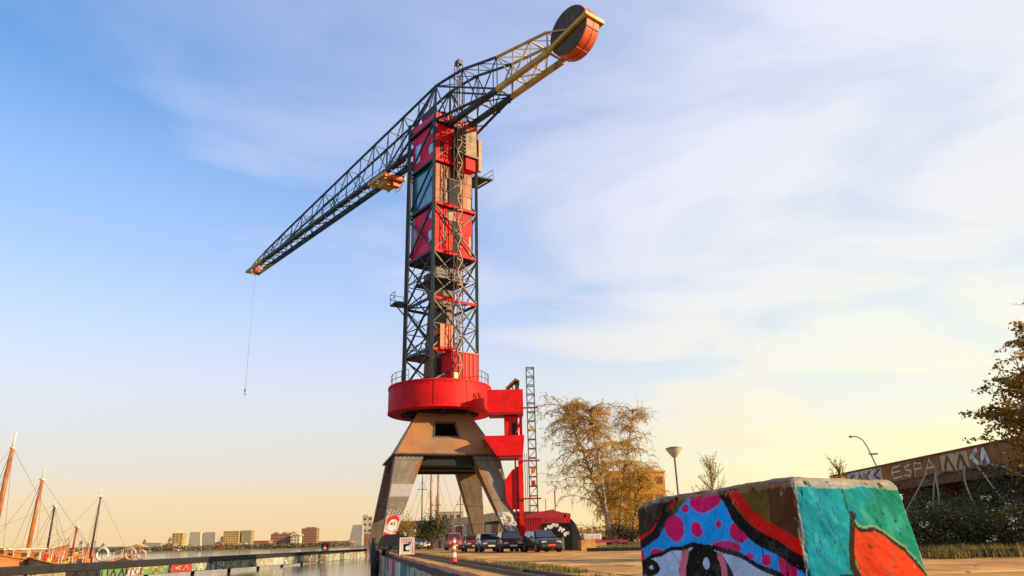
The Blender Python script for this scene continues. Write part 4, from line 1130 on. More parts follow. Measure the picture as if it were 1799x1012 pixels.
# ------------------------------------------------------------------ small things on the quay
STW = pm('warning_white', (0.68, 0.62, 0.50), .6); STO = pm('warning_red', (0.62, 0.06, 0.02), .6)
po = thing('warning_post', 'red and white banded warning post near the quay rails', 'post', (-2.48, 30.3, 0))
zs = [0, .25, .42, .54, .66, .78, .88]; ms_ = [STO, STW, STO, STW, STO, STW]
for k in range(6):
    rr0 = .10 if k < 2 else .085
    cyl('band', (-2.48, 30.3, zs[k]), (-2.48, 30.3, zs[k + 1] - .004), rr0 + (k == 0) * .03, ms_[k] if k else STO, po, 14)
lathe('cap', (-2.48, 30.3, 0), [(.09, .88), (.09, .92), (.05, .96), (.001, .97)], STO, po, 14)
sb = thing('sandwich_board', 'white framed notice board with red border standing by the quay edge', 'sign board', (-7.3, 52.5, 0))
cv = Canvas(0, .86, .12, 1.12, .03, lin('cfc6b8'))
for x in np.arange(.08, .84, .16):
    for y in (1.03, .88): cv.put(cv.ell(x, y, .06, .05), lin('c8283a'))
cv.put((cv.X > .18) & (cv.X < .62) & (cv.Y > .3) & (cv.Y < .78), (.012, .012, .012)); cv.put(cv.ell(.5, .5, .16, .14), lin('d8d8d0')); cv.put(cv.ell(.6, .8, .1, .12), lin('2a6a6a'))
sheet('board', cv, (-7.85, 52.3, 0), (1, 0, 0), (0, -1, 0), .05, PAINT, sb, v=(0, .06, 1))
for x in (-7.88, -6.96):
    beam('frame_leg', (x, 52.28, .0), (x, 52.40, 1.14), .06, STW, sb); beam('frame_leg', (x, 52.95, .0), (x, 52.44, 1.14), .06, STO, sb)
beam('frame_top', (-7.88, 52.41, 1.14), (-6.96, 52.41, 1.14), .06, STW, sb)
beam('frame_foot', (-7.88, 52.29, .12), (-6.96, 52.29, .12), .06, STW, sb)
PILE = pm('tarred_timber', (0.016, 0.013, 0.010), .8, 0, .4, 3, bump=.02, bscale=9); GRP = pm('grey_timber', (0.22, 0.19, 0.15), .85, 0, .4, 4, bump=.02, bscale=12)
for i, (s, t, h, r_, lab) in enumerate(((64.0, -0.80, .85, .19, 'tarred mooring pile against the quay wall in front of the crane leg'), (66.6, -0.87, 1.3, .19, 'tallest tarred mooring pile beside the crane leg'), (69.5, -0.83, .6, .19, 'short tarred mooring pile behind the tallest one'), (60.5, -0.78, .35, .19, 'lowest tarred mooring pile nearest along the quay wall'))):
    x, y, _ = Q(s, t); o = thing('mooring_pile', lab, 'pile', (x, y, -1.8), 'mooring piles by the crane leg')
    tube('shaft', [(x, y, -1.8), (x + .03, y, -.4), (x, y, h)], [r_, r_ * .97, r_ * .9], PILE, o, 12)
    lathe('iron_band', (x, y, 0), [(r_ * .98, h - .35), (r_ * 1.06, h - .35), (r_ * 1.06, h - .22), (r_ * .95, h - .22)], RAILM, o, 14)
for i, (s, t, h) in enumerate(((55.2, .75, 1.15), (56.1, .95, 1.5), (57.0, .75, 1.3), (57.8, 1.0, 1.6), (58.6, .8, 1.2))):
    x, y, _ = Q(s, t)
    o = tube('timber_post', [(x, y, 0), (x + .02, y, h * .6), (x + .05, y, h)], [.11, .10, .085], GRP, None, 8)
    tag(o, ('short grey timber post nearest along the quay edge', 'grey timber post with lean, second along the quay edge', 'middle grey timber post by the crane leg', 'tallest grey timber post by the crane leg', 'last grey timber post before the crane leg')[i], 'post', 'grey timber posts by the crane leg')
# dark covered trailer under the front left leg
tl = thing('covered_trailer', 'low dark covered trailer standing by the crane leg', 'trailer', (-8.7, 56.0, 0))
box('bed', (-8.7, 56.0, .55), (1.9, 2.8, .25), STEELB, tl, PA, .03); prism('cover', [(-1.0, .68), (1.0, .68), (.95, 1.25), (.4, 1.45), (-.6, 1.42), (-.95, 1.2)], (-8.7, 54.7, 0), (1, 0, 0), (0, 0, 1), (-.4, 2.5, 0), pm('dark_tarp', (.02, .016, .02), .6, 0, .4, 3), tl)
for sx in (-.9, .9): cyl('wheel', (-8.7 + sx - .09, 56.1, .3), (-8.7 + sx + .09, 56.1, .3), .3, TYRE, tl, 16)
# crates and clutter right of the cars
YBX = pm('yellow_crate', (.42, .20, .03), .7, 0, .3, 3)
tag(box('wooden_crate', (5.0, 57.0, .38), (1.1, .9, .74), YBX, None, .2, .03), 'small yellow brown crate right of the nearest black car', 'crate')
tlr = thing('flat_trailer', 'low dark flatbed trailer with pale load left of the birch trunks', 'trailer', (6.8, 66, 0))
box('bed', (6.8, 66, .6), (4.6, 1.8, .18), REDDK, tlr, .12, .02); box('load', (6.2, 66, .98), (1.6, 1.2, .5), pm('pale_sacks', (.5, .46, .4), .8, 0, .3, 4, bump=.05, bscale=5), tlr, .1, .12); box('load', (7.7, 66.1, .85), (1.0, 1.1, .3), PILE, tlr, .1, .05)
for x in (5.2, 6.0, 8.2): cyl('wheel', (x, 64.95, .32), (x, 65.15, .32), .32, TYRE, tlr, 16)
tag(beam('timber_log', (7.2, 61.5, .25), (15.5, 70.5, .35), .5, PILE, None, .5), 'long dark timber baulk lying below the birch trees', 'timber')
tag(beam('timber_log', (4.6, 52.3, .13), (14.6, 50.8, .13), .28, PILE, None, .22), 'low dark timber edging across the ground left of the painted block', 'timber')
tag(beam('timber_log', (11.9, 24.6, .13), (30.0, 19.0, .13), .3, PILE, None, .24), 'low dark timber edging in front of the hedge', 'timber')

# grass growing in the joints
def blades(name, spots, m, h=(.10, .28), per=60, spread=.35):
    V, F = [], []
    for (x, y, rad_, dens) in spots:
        for k_ in range(int(per * dens)):
            a = random.uniform(0, 6.28); d = rad_ * math.sqrt(random.random()); px, py = x + d * math.cos(a), y + d * math.sin(a)
            hh = random.uniform(*h); b = random.uniform(0, 6.28); wv = random.uniform(.008, .018) * (1 + py / 40)
            tx_, ty_ = random.gauss(0, spread * hh), random.gauss(0, spread * hh); i = len(V)
            V += [(px - wv * math.cos(b), py - wv * math.sin(b), 0), (px + wv * math.cos(b), py + wv * math.sin(b), 0), (px + tx_, py + ty_, hh)]
            F.append((i, i + 1, i + 2))
    return build(name, V, F, m)
GRASS = pm('grass', None, .7, 0, .2, 2, island=[(.07, .075, .012), (.16, .13, .02), (.30, .22, .05)], trans=.3)
spots = []
for k_ in range(120):
    s = random.uniform(14, 60); x, y, _ = Q(s, 2.25 + abs(random.gauss(0, .12)))
    spots.append((x, y, random.uniform(.1, .35), random.uniform(.1, .5)))
for k_ in range(60):
    s = random.uniform(19.5, 27); x, y, _ = Q(s, 2.75 + random.gauss(0, .22)); spots.append((x, y, random.uniform(.2, .5), random.uniform(.7, 1.5)))
g1 = blades('grass', spots, GRASS, (.05, .16)); kind(g1, 'stuff'); g1['label'] = 'tufts of yellow green grass along the crane rails'; g1['category'] = 'grass'
spots = [(random.uniform(6.5, 17), random.uniform(52.5, 62), random.uniform(.3, .9), random.uniform(.5, 1.2)) for k_ in range(160)]
spots += [(random.uniform(12.5, 24), random.uniform(23.2, 25.5), random.uniform(.2, .6), random.uniform(.6, 1.4)) for k_ in range(170)]
g2 = blades('grass', spots, GRASS, (.15, .45)); kind(g2, 'stuff'); g2['label'] = 'rough green grass verge under the trees and hedge'; g2['category'] = 'grass'

# ------------------------------------------------------------------ vegetation
BARK = pm('bark', (.055, .035, .022), .9, 0, .4, 4, bump=.02, bscale=15); BIRB = pm('birch_bark', (.42, .33, .24), .8, 0, .3, 3, c2=(.05, .03, .02), t2=(.50, .62), stretch=(1, 1, 2.2))
TWIGB = pm('birch_twig', (.22, .095, .04), .8, 0, .2, 3)
LEAFB = pm('birch_leaf', None, .6, 0, .25, .6, island=[(.55, .16, .01), (.68, .36, .03), (.70, .48, .06), (.56, .48, .07), (.76, .58, .10)], trans=.7, c2=(.66, .62, .13), t2=(.50, .66))
LEAFG = pm('green_gold_leaf', None, .6, 0, .2, .8, island=[(.40, .32, .05), (.55, .45, .08), (.65, .52, .12)], trans=.6)
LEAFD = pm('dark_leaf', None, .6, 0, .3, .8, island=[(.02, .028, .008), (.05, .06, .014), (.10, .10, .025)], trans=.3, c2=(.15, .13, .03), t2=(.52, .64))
LEAFR = pm('brown_green_leaf', None, .6, 0, .25, .8, island=[(.30, .11, .015), (.42, .19, .03), (.34, .26, .05), (.52, .36, .08)], trans=.65)
def leafquads(P, size, asp=.55):
    """one small folded diamond per point"""
    P = np.asarray(P); n = len(P)
    d = rng.normal(size=(n, 3)); d /= np.linalg.norm(d, axis=1, keepdims=True)
    e = np.cross(d, rng.normal(size=(n, 3))); e /= np.linalg.norm(e, axis=1, keepdims=True)
    s = (size * rng.uniform(.6, 1.35, n))[:, None]
    V = np.empty((n, 4, 3)); V[:, 0] = P - d * s * .5; V[:, 1] = P + e * s * asp * .5; V[:, 2] = P + d * s * .5; V[:, 3] = P - e * s * asp * .5
    return V.reshape(-1, 3)
def mesh_fast(name, V, m, parent, k=4):
    n = len(V) // k; c = (V.min(0) + V.max(0)) / 2
    me = bpy.data.meshes.new(name); me.vertices.add(len(V)); me.vertices.foreach_set('co', (V - c).astype(np.float32).ravel())
    me.loops.add(n * k); me.loops.foreach_set('vertex_index', np.arange(n * k, dtype=np.int32))
    me.polygons.add(n); me.polygons.foreach_set('loop_start', np.arange(0, n * k, k, dtype=np.int32)); me.polygons.foreach_set('loop_total', np.full(n, k, np.int32))
    me.update(); me.validate()
    return link(name, me, m, parent, c)
def curve(p, d, L, bend, n=7, wob=.08):
    p = Vector(p); d = Vector(d).normalized(); out = [p.copy()]
    for i in range(n):
        d = (d + Vector((random.gauss(0, wob), random.gauss(0, wob), random.gauss(0, wob))) + Vector((0, 0, bend / n))).normalized()
        p = p + d * (L / n); out.append(p.copy())
    return out
def joined_tubes(name, items, m, parent):
    V, F = [], []
    for pts, rr, n in items:
        v, f = tube_data(pts, rr, n); o = len(V); V += v; F += [tuple(i + o for i in q) for q in f]
    return build(name, V, F, m, parent, True)

def birch(name, label, base, lean, H, spread, seed, leaf=.14, nb=46, dens=1.0, lm=LEAFB, trunks=1):
    random.seed(seed)
    t = thing(name, label, 'tree', base, 'birch trees right of the crane')
    limbs, twigs, leaves = [], [], []
    b = Vector(base)
    pts = [b + Vector((lean[0] * s ** 1.2 + random.gauss(0, .12) * s, lean[1] * s, H * .93 * s)) for s in np.linspace(0, 1, 10)]
    rr = [max(.03, .21 * (1 - s) ** .8 + .02) for s in np.linspace(0, 1, 10)]; rr[0] *= 1.35
    tube('trunk', pts, rr, BIRB, t, 9)
    for k_ in range(nb):
        s = random.uniform(.16, .98) ** .8; i = min(8, int(s * 9)); p = pts[i].lerp(pts[i + 1], s * 9 - i)
        a = random.uniform(0, 6.28); L_ = spread * (1.15 - .75 * abs(s - .55)) * random.uniform(.45, 1.05)
        c_ = curve(p, (math.cos(a), math.sin(a), random.uniform(.6, 1.5)), L_, -1.5, 8, .10)
        limbs.append((c_, [max(.015, .07 * (1 - q / 8)) for q in range(9)], 5))
        for q in range(2, 9):
            for w_ in range(random.choice([2, 3, 3])):
                st_ = c_[q]
                tw = curve(st_, (random.gauss(0, .7), random.gauss(0, .7), random.uniform(-.2, .9)), random.uniform(.6, 1.9), -1.7, 6, .14)
                twigs.append((tw, [.014] * 7, 3))
                nl = int(random.uniform(9, 18) * dens)
                for z_ in range(nl):
                    g = random.uniform(.15, 1) * 6; gi = min(5, int(g)); pl = tw[gi].lerp(tw[gi + 1], g - gi)
                    leaves.append((pl.x + random.gauss(0, .09), pl.y + random.gauss(0, .09), pl.z + random.gauss(0, .09)))
    joined_tubes('limbs', limbs, TWIGB, t)
    o = joined_tubes('twigs', twigs, TWIGB, t); kind(o, 'stuff')
    o = mesh_fast('crown', leafquads(leaves, leaf), lm, t); kind(o, 'stuff')
    return t
birch('birch_tree', 'tall golden birch leaning left, nearest the lattice mast', (10.6, 86.0, 0), (-4.9, 0), 16.8, 5.7, 3, nb=70)
birch('birch_tree', 'golden birch with pale double trunk in the middle of the clump', (9.9, 83.5, 0), (-1.6, -.5), 16.4, 4.0, 4, nb=48)
birch('birch_tree', 'slender golden birch leaning right over the orange building', (11.2, 87.0, 0), (2.9, 1), 16.6, 3.6, 5, nb=48)
birch('birch_tree', 'short reddish birch at the foot of the clump', (12.2, 84.0, 0), (1.6, -.5), 8.5, 3.4, 6, nb=34, dens=1.2)
# undergrowth at the birches' feet
def bush(name, label, base, rx, ry, rz, n, leaf, m, cat='bush', group=None, flowers=0, stems=7, tilt=0):
    t = thing(name, label, cat, base, group); b = Vector(base)
    ncl = max(5, int(n / 260)); P = []
    cl_ = [(random.gauss(0, .42), random.gauss(0, .42), random.uniform(.25, .82)) for k_ in range(ncl)]
    for c_ in cl_:
        k2 = n // ncl; q = rng.normal(size=(k2, 3)) * np.array((.23, .23, .16)); P.append(q + np.array(c_))
    P = np.concatenate(P); P = P[(P[:, 2] > .01)]
    P[:, 0] = np.clip(P[:, 0], -1.15, 1.15)
    leaves = np.array(b) + P * np.array((rx, ry, rz)); leaves[:, 2] = np.maximum(leaves[:, 2], b.z + .03)
    st = []
    for k_ in range(stems):
        c_ = random.choice(cl_); e = b + Vector((c_[0] * rx, c_[1] * ry, c_[2] * rz))
        st.append(([b + Vector((random.gauss(0, .1 * rx), random.gauss(0, .1 * ry), 0)), b.lerp(e, .5) + Vector((0, 0, .1 * rz)), e], [.05, .035, .015], 5))
    joined_tubes('stem', st, BARK, t)
    o = mesh_fast('crown', leafquads(leaves, leaf), m, t); kind(o, 'stuff')
    if flowers:
        FL = pm('white_blossom', (.62, .58, .44), .7); fp = leaves[rng.integers(0, len(leaves), flowers)] + rng.normal(size=(flowers, 3)) * .05; fp[:, 1] -= .25
        V = leafquads(np.repeat(fp, 16, 0) + rng.normal(size=(flowers * 16, 3)) * .09, .08, .9); o = mesh_fast('blossom', V, FL, t); kind(o, 'stuff')
    return t
random.seed(21)
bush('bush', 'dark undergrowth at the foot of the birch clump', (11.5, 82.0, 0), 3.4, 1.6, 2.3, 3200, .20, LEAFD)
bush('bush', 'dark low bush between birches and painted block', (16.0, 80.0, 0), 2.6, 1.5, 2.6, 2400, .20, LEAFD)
bush('bush', 'brown green bush under the crane beside the silver car', (-16.2, 104.0, 0), 3.2, 2.0, 4.0, 3600, .26, LEAFR)
bush('bush', 'tall dark bush under the crane right of the silver car', (-11.0, 100.0, 0), 2.1, 1.8, 4.2, 3000, .25, LEAFD)
bush('bush', 'low scrub far behind between red shelter and birches', (8.5, 105.0, 0), 5.5, 2.0, 2.6, 3000, .25, LEAFR)
# young tree and small sapling behind the block
def young(name, label, base, H, spread, n, leaf, m, seed, z0=.15, group=None):
    random.seed(seed); t = thing(name, label, 'tree', base, group); b = Vector(base)
    pts = [b + Vector((random.gauss(0, .05) * s, 0, H * .9 * s)) for s in np.linspace(0, 1, 6)]
    tube('trunk', pts, [.09 * (1 - .8 * s) + .01 for s in np.linspace(0, 1, 6)], BARK, t, 7)
    limbs, leaves = [], []
    for k_ in range(n):
        s = random.uniform(z0, .95); p = b + Vector((0, 0, H * .9 * s)); a = random.uniform(0, 6.28)
        c_ = curve(p, (math.cos(a) * .8, math.sin(a) * .8, random.uniform(.8, 1.6)), spread * random.uniform(.5, 1.1) * (1.2 - .6 * s), .5, 6, .10)
        limbs.append((c_, [.022 * (1 - q / 7) + .004 for q in range(7)], 4))
        for z_ in range(int(26)):
            g = random.uniform(.25, 1) * 6; gi = min(5, int(g)); pl = c_[gi].lerp(c_[gi + 1], g - gi); leaves.append((pl.x + random.gauss(0, .06), pl.y + random.gauss(0, .06), pl.z + random.gauss(0, .06)))
    joined_tubes('limbs', limbs, BARK, t); o = mesh_fast('crown', leafquads(leaves, leaf), m, t); kind(o, 'stuff')
    return t
young('young_tree', 'young upright tree with sparse golden leaves behind the painted block', (15.3, 60, 0), 6.8, 2.7, 75, .12, LEAFG, 8, .30)
young('young_tree', 'small yellow sapling showing just above the teal side of the block', (12.9, 30.5, 0), 3.7, 1.1, 34, .09, LEAFG, 9, .35)
# leafy tree at the right edge
def edge_tree():
    random.seed(31); base = Vector((18.6, 24.4, 0))
    t = thing('maple_tree', 'leafy brown green tree reaching in from the right edge', 'tree', base)
    pts = [base + Vector((random.gauss(0, .06), random.gauss(0, .06), z)) for z in (0, 1.2, 2.6, 4.0, 5.6, 7.2)]
    tube('trunk', pts, [.26, .2, .17, .14, .09, .04], BARK, t, 10)
    limbs, twigs, leaves = [], [], []
    for k_ in range(124):
        s = random.uniform(.20, .98); p = base + Vector((0, 0, 7.2 * s)); a = random.uniform(0, 6.28) if k_ % 3 else math.pi + random.gauss(0, .5)
        L_ = 3.9 * (1.18 - .85 * s) * random.uniform(.6, 1.05)
        if k_ >= 96: s = random.uniform(.36, .66); p = base + Vector((0, 0, 7.2 * s)); a = math.pi + random.gauss(0, .55); L_ = random.uniform(1.8, 3.3)
        c_ = curve(p, (math.cos(a), math.sin(a), random.uniform(.15, .7)), L_, .25, 7, .10)
        limbs.append((c_, [.045 * (1 - q / 8) + .006 for q in range(8)], 5))
        for q in range(2, 8):
            for w_ in range(3):
                tw = curve(c_[q], (random.gauss(0, 1), random.gauss(0, 1), random.gauss(.1, .4)), random.uniform(.3, .8), -.2, 3, .1); twigs.append((tw, [.007] * 4, 3))
                for z_ in range(14):
                    g = random.uniform(.2, 1) * 3; gi = min(2, int(g)); pl = tw[gi].lerp(tw[gi + 1], g - gi); leaves.append((pl.x + random.gauss(0, .06), pl.y + random.gauss(0, .06), pl.z + random.gauss(0, .05)))
    joined_tubes('limbs', limbs, BARK, t); o = joined_tubes('twigs', twigs, BARK, t); kind(o, 'stuff')
    o = mesh_fast('crown', leafquads(leaves, .12, .7), LEAFR, t); kind(o, 'stuff')
edge_tree()
random.seed(5)
hl = ('dark hedge bush with white blossom just right of the painted block', 'dense dark bush second in the hedge with pale blossom', 'dark bush in the middle of the hedge with white blossom', 'tall dark bush under the graffiti ramp', 'dark bush at the right end of the hedge', 'shaded bush behind the hedge under the ramp', 'shaded bush below the ramp at the far right')
for i, (x, y, rx, ry, rz, fl_) in enumerate(((14.1, 27.6, 1.3, 1.0, 1.7, 7), (15.6, 27.2, 1.3, 1.0, 1.5, 8), (17.2, 26.8, 1.4, 1.0, 1.6, 10), (18.8, 26.9, 1.4, 1.1, 1.6, 3), (20.3, 26.0, 1.5, 1.1, 1.6, 0), (18.0, 31.5, 2.0, 1.3, 1.9, 0), (21.0, 29.5, 2.0, 1.3, 2.0, 0))):
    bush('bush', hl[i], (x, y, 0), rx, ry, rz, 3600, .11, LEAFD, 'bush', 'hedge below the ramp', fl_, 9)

# ------------------------------------------------------------------ raised concrete ramp with graffiti parapet
rp = thing('concrete_ramp', 'raised brown concrete slipway ramp with graffiti along its parapet', 'ramp', (26, 42, 0))
RCON = pm('brown_concrete', (.20, .095, .035), .85, 0, .3, .7, bump=.02, bscale=6, c2=(.12, .055, .02), t2=(.45, .65))
cv = Canvas(0, 30, 3.72, 4.75, .035, (.36, .175, .058))
nA = vnoise(cv.X, cv.Y, .9, 51); cv.a *= (.6 + .8 * nA)[..., None]
st = vnoise(cv.X, cv.Y * .2, 3.0, 53) > .64; cv.a[st] *= .6
CRM = lin('d8c8a0'); WHT = lin('dcdcd4')
# u runs from the far end (Y=56) towards the camera (Y=26)
graffiti(cv, 3.0, 8.0, 3.80, 4.68, lin('cfc8bc'), lin('5a4638'), lin('8a7866'), 4, .10)
def glyph(x, wd, pts): 
    P = [(x + a * wd, 3.86 + b * .74) for a, b in pts]; cv.stroke(P, .17, (.10, .045, .015)); 
    return P
GL = [(9.3, 1.15, [(1, .95), (.2, .9), (0, .5), (.9, .55), (0, .5), (.15, .05), (1, .1)]), (10.75, 1.0, [(1, .9), (.2, .8), (.3, .55), (.9, .4), (.7, .05), (0, .15)]), (12.0, .95, [(0, 0), (.1, .95), (.9, .8), (.85, .5), (.1, .45)]), (13.15, 1.2, [(0, 0), (.5, 1), (1, 0), (.8, .4), (.2, .4)])]
for g in GL: cv.stroke(glyph(*g), .105, CRM)
graffiti(cv, 14.9, 17.4, 3.80, 4.66, lin('c6b48a'), lin('8a5a30'), (.05, .03, .02), 2, .13)
graffiti(cv, 17.5, 19.2, 3.84, 4.70, None, WHT, (.2, .05, .03), 2, .26)
wr = vnoise(cv.X, cv.Y, 4.5, 55, 5); cv.a[wr > .60] = cv.a[wr > .60] * .35 + np.array((.30, .145, .05)) * .65; cv.a *= (.72 + .5 * vnoise(cv.X, cv.Y * .15, 2.2, 57))[..., None]
ty = np.abs((cv.X % 7.3) - .1) < .03; cv.a[ty] *= .3
sheet('parapet', cv, (23.0, 56.0, 0), (0, -1, 0), (-1, 0, 0), .30, PAINT, rp)
wbox('deck', 23.32, 30, 26, 56, 3.4, 3.75, RCON, rp)
wbox('edge_beam', 23.05, 23.5, 26.02, 55.98, 3.22, 3.70, RCON, rp)
wbox('coping', 22.94, 23.40, 26, 56, 4.75, 4.83, RCON, rp)
wbox('back_wall', 28.0, 28.3, 26.1, 55.9, 0, 3.38, RCON, rp)
for y in (27.5, 34, 40.5, 47, 53.5): wbox('pier', 24.6, 25.4, y - .4, y + .4, 0, 3.38, RCON, rp)
random.seed(91)
for i_, (x, y, rx, rz) in enumerate(((21.8, 44.5, 1.6, 3.0), (21.6, 40.0, 1.6, 2.9), (21.9, 35.5, 1.7, 3.1), (21.7, 31.5, 1.6, 3.3), (22.0, 28.0, 1.5, 4.4))):
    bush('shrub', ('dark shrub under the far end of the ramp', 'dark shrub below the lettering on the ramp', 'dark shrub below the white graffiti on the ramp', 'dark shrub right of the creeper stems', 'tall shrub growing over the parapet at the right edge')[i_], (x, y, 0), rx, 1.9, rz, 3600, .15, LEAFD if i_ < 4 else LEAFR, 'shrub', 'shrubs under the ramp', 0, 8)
# bare creeper stems hanging off the parapet
STEM = pm('dry_stem', (.30, .20, .10), .8, 0, .3, 5)
roots = [(22.80, 41.0, 3.75), (22.80, 40.4, 3.75), (22.80, 38.9, 3.8), (22.80, 38.4, 3.8), (22.80, 38.0, 3.82), (22.80, 41.5, 3.7), (22.80, 36.5, 3.6)]
ends = [(16.6, 31.0, .3), (17.3, 33.3, .25), (18.0, 30.3, .2), (19.0, 29.0, .2), (19.8, 26.6, .9), (17.4, 35.0, 1.2), (20.4, 27.6, 1.8)]
cl_ = ('arching bare creeper stem, leftmost under the ramp parapet', 'bare creeper stem second from the left under the parapet', 'bare creeper stem hanging steeply in the middle', 'long bare creeper stem curving right from the middle', 'longest bare creeper stem reaching right under the parapet', 'thin bare creeper stem arching over the block corner', 'thin bare creeper stem near the right edge')
for a, b, lab in zip(roots, ends, cl_):
    a, b = Vector(a), Vector(b); pts = []
    for s in np.linspace(0, 1, 12):
        p = a.lerp(b, s); p.z = a.z + (b.z - a.z) * s ** 1.7 + .12 * math.sin(s * 3.14); p.x += .12 * math.sin(s * 7 + a.y); pts.append(p)
    tag(tube('creeper_stem', pts, [.040 * (1 - .5 * s) + .010 for s in np.linspace(0, 1, 12)], STEM, None, 6), lab, 'creeper', 'creeper stems under the ramp')

# ------------------------------------------------------------------ lamps
LMP = pm('lamp_grey', (.12, .11, .09), .5, .3, .2, 3); LMD = pm('lamp_shade_cream', (.55, .45, .30), .4)
l1 = thing('street_lamp', 'mushroom shaped street lamp on a plain post between birches and block', 'street lamp', (6.95, 33, 0))
tube('post', [(6.95, 33, 0), (6.95, 33, 2.2), (6.93, 33, 4.1)], [.06, .05, .038], LMP, l1, 10)
lathe('lamp_head', (6.93, 33, 0), [(.001, 4.08), (.10, 4.10), (.20, 4.24), (.345, 4.42), (.35, 4.46), (.30, 4.47)], LMD, l1, 24)
lathe('lamp_cap', (6.93, 33, 0), [(.36, 4.45), (.35, 4.48), (.20, 4.54), (.001, 4.56)], LMP, l1, 24)
l2 = thing('street_lamp', 'tall street lamp with curved arm behind the concrete ramp', 'street lamp', (31.0, 63, 0))
tube('post', [(31.0, 63, 0), (30.2, 63, 5.0), (29.4, 63, 7.6), (29.1, 63, 8.2), (28.7, 63, 8.45), (28.2, 63, 8.5)], [.09, .07, .055, .05, .045, .04], LMP, l2, 8)
lathe('lamp_head', (28.15, 63, 0), [(.001, 8.42), (.12, 8.40), (.15, 8.48), (.08, 8.55), (.001, 8.56)], LMP, l2, 12)
box('sign_box', (29.75, 62.9, 7.0), (.7, .12, .14), LMP, l2)

# ------------------------------------------------------------------ buildings on this side
def facade(name, label, x0, x1, y0, y1, z0, z1, m, wm, cols, rows, cat='building', frac=(.55, .5), group=None, roof=None, sides=True, rz=0.0):
    t = thing(name, label, cat, ((x0 + x1) / 2, y0, z0), group)
    w_ = box('wall', ((x0 + x1) / 2, (y0 + y1) / 2, (z0 + z1) / 2), (x1 - x0, y1 - y0, z1 - z0), m, t)
    cw_, ch = (x1 - x0) / cols, (z1 - z0) / rows
    for i in range(cols):
        for j in range(rows):
            cx, cz = x0 + (i + .5) * cw_, z0 + (j + .55) * ch
            box('window', (cx, y0 - .02, cz), (cw_ * frac[0], .16, ch * frac[1]), wm, t)
    if sides:
        nd = max(2, int((y1 - y0) / max(cw_, .5))); cd_ = (y1 - y0) / nd
        for i in range(nd):
            for j in range(rows): box('window', (x1 + .02, y0 + (i + .5) * cd_, z0 + (j + .55) * ch), (.16, cd_ * frac[0], ch * frac[1]), wm, t)
    box('roof', ((x0 + x1) / 2, (y0 + y1) / 2, z1 + .12), (x1 - x0 + .3, y1 - y0 + .3, .24), roof or m, t)
    return t
WDK = pm('dim_window', (.05, .05, .05), .2, 0, .3, .5, spec=.8); WLT = pm('pale_window', (.30, .30, .26), .3, 0, .3, .3)
ORB = pm('orange_cladding', (.58, .25, .035), .7, 0, .2, .4)
facade('office_block', 'square orange brown building half hidden behind the birches', 16.0, 25.3, 130, 142, 0, 11.4, ORB, pm('orange_dim_window', (.20, .085, .02), .3), 5, 4, frac=(.6, .4))
SHD = pm('pale_shed_wall', (.50, .40, .26), .7, 0, .2, .6); FASC = pm('timber_fascia', (.62, .40, .16), .7, 0, .3, 1.2)
sd_ = thing('low_shed', 'low pale shed with timber fascia behind the parked cars', 'shed', (-5.5, 112, 0))
hexa('fascia', [(-12.3, 122.0, 3.1), (-.9, 104, 3.6), (-.5, 104.4, 3.6), (-11.9, 122.4, 3.1)], [(-12.3, 122.0, 4.0), (-.9, 104, 4.75), (-.5, 104.4, 4.75), (-11.9, 122.4, 4.0)], FASC, sd_)
for k_ in range(12):
    f0, f1 = k_ / 12 + .005, (k_ + 1) / 12 - .005; a = Vector((-12.1, 122.2, 0)).lerp(Vector((-.8, 104.2, 0)), f0); b = Vector((-12.1, 122.2, 0)).lerp(Vector((-.8, 104.2, 0)), f1)
    m_ = (SHD, BEIGE, SHD, ORNP, SHD, BEIGE)[k_ % 6]
    n_ = Vector((.85, .53, 0)) * .2
    hexa('panel', [a, b, b + n_, a + n_], [v + Vector((0, 0, 3.08)) for v in (a, b, b + n_, a + n_)], m_, sd_)
hexa('roof', [(-12.0, 122.3, 3.9), (-.6, 104.3, 4.5), (6, 108, 4.5), (-5, 123.5, 3.9)], [(-12.0, 122.3, 3.98), (-.6, 104.3, 4.6), (6, 108, 4.6), (-5, 123.5, 3.98)], GREYST, sd_)
hexa('back_wall', [(-5.2, 123.0, 0), (5.6, 108, 0), (5.8, 108.2, 0), (-5, 123.2, 0)], [(-5.2, 123.0, 3.85), (5.6, 108, 4.45), (5.8, 108.2, 4.45), (-5, 123.2, 3.85)], SHD, sd_)
# rust coloured low buildings seen through the portal, across the inlet
BRK = pm('warm_brick', (.28, .13, .06), .85, 0, .25, .2)
facade('brick_shed', 'long low brick building across the inlet seen under the crane', -40, 0, 232, 245, -.6, 7.0, BRK, WDK, 12, 2, sides=False)
facade('brick_house', 'small pale gabled house across the inlet seen under the crane', -24, -16, 226, 231, -.6, 9.2, SHD, WDK, 4, 3, sides=False)

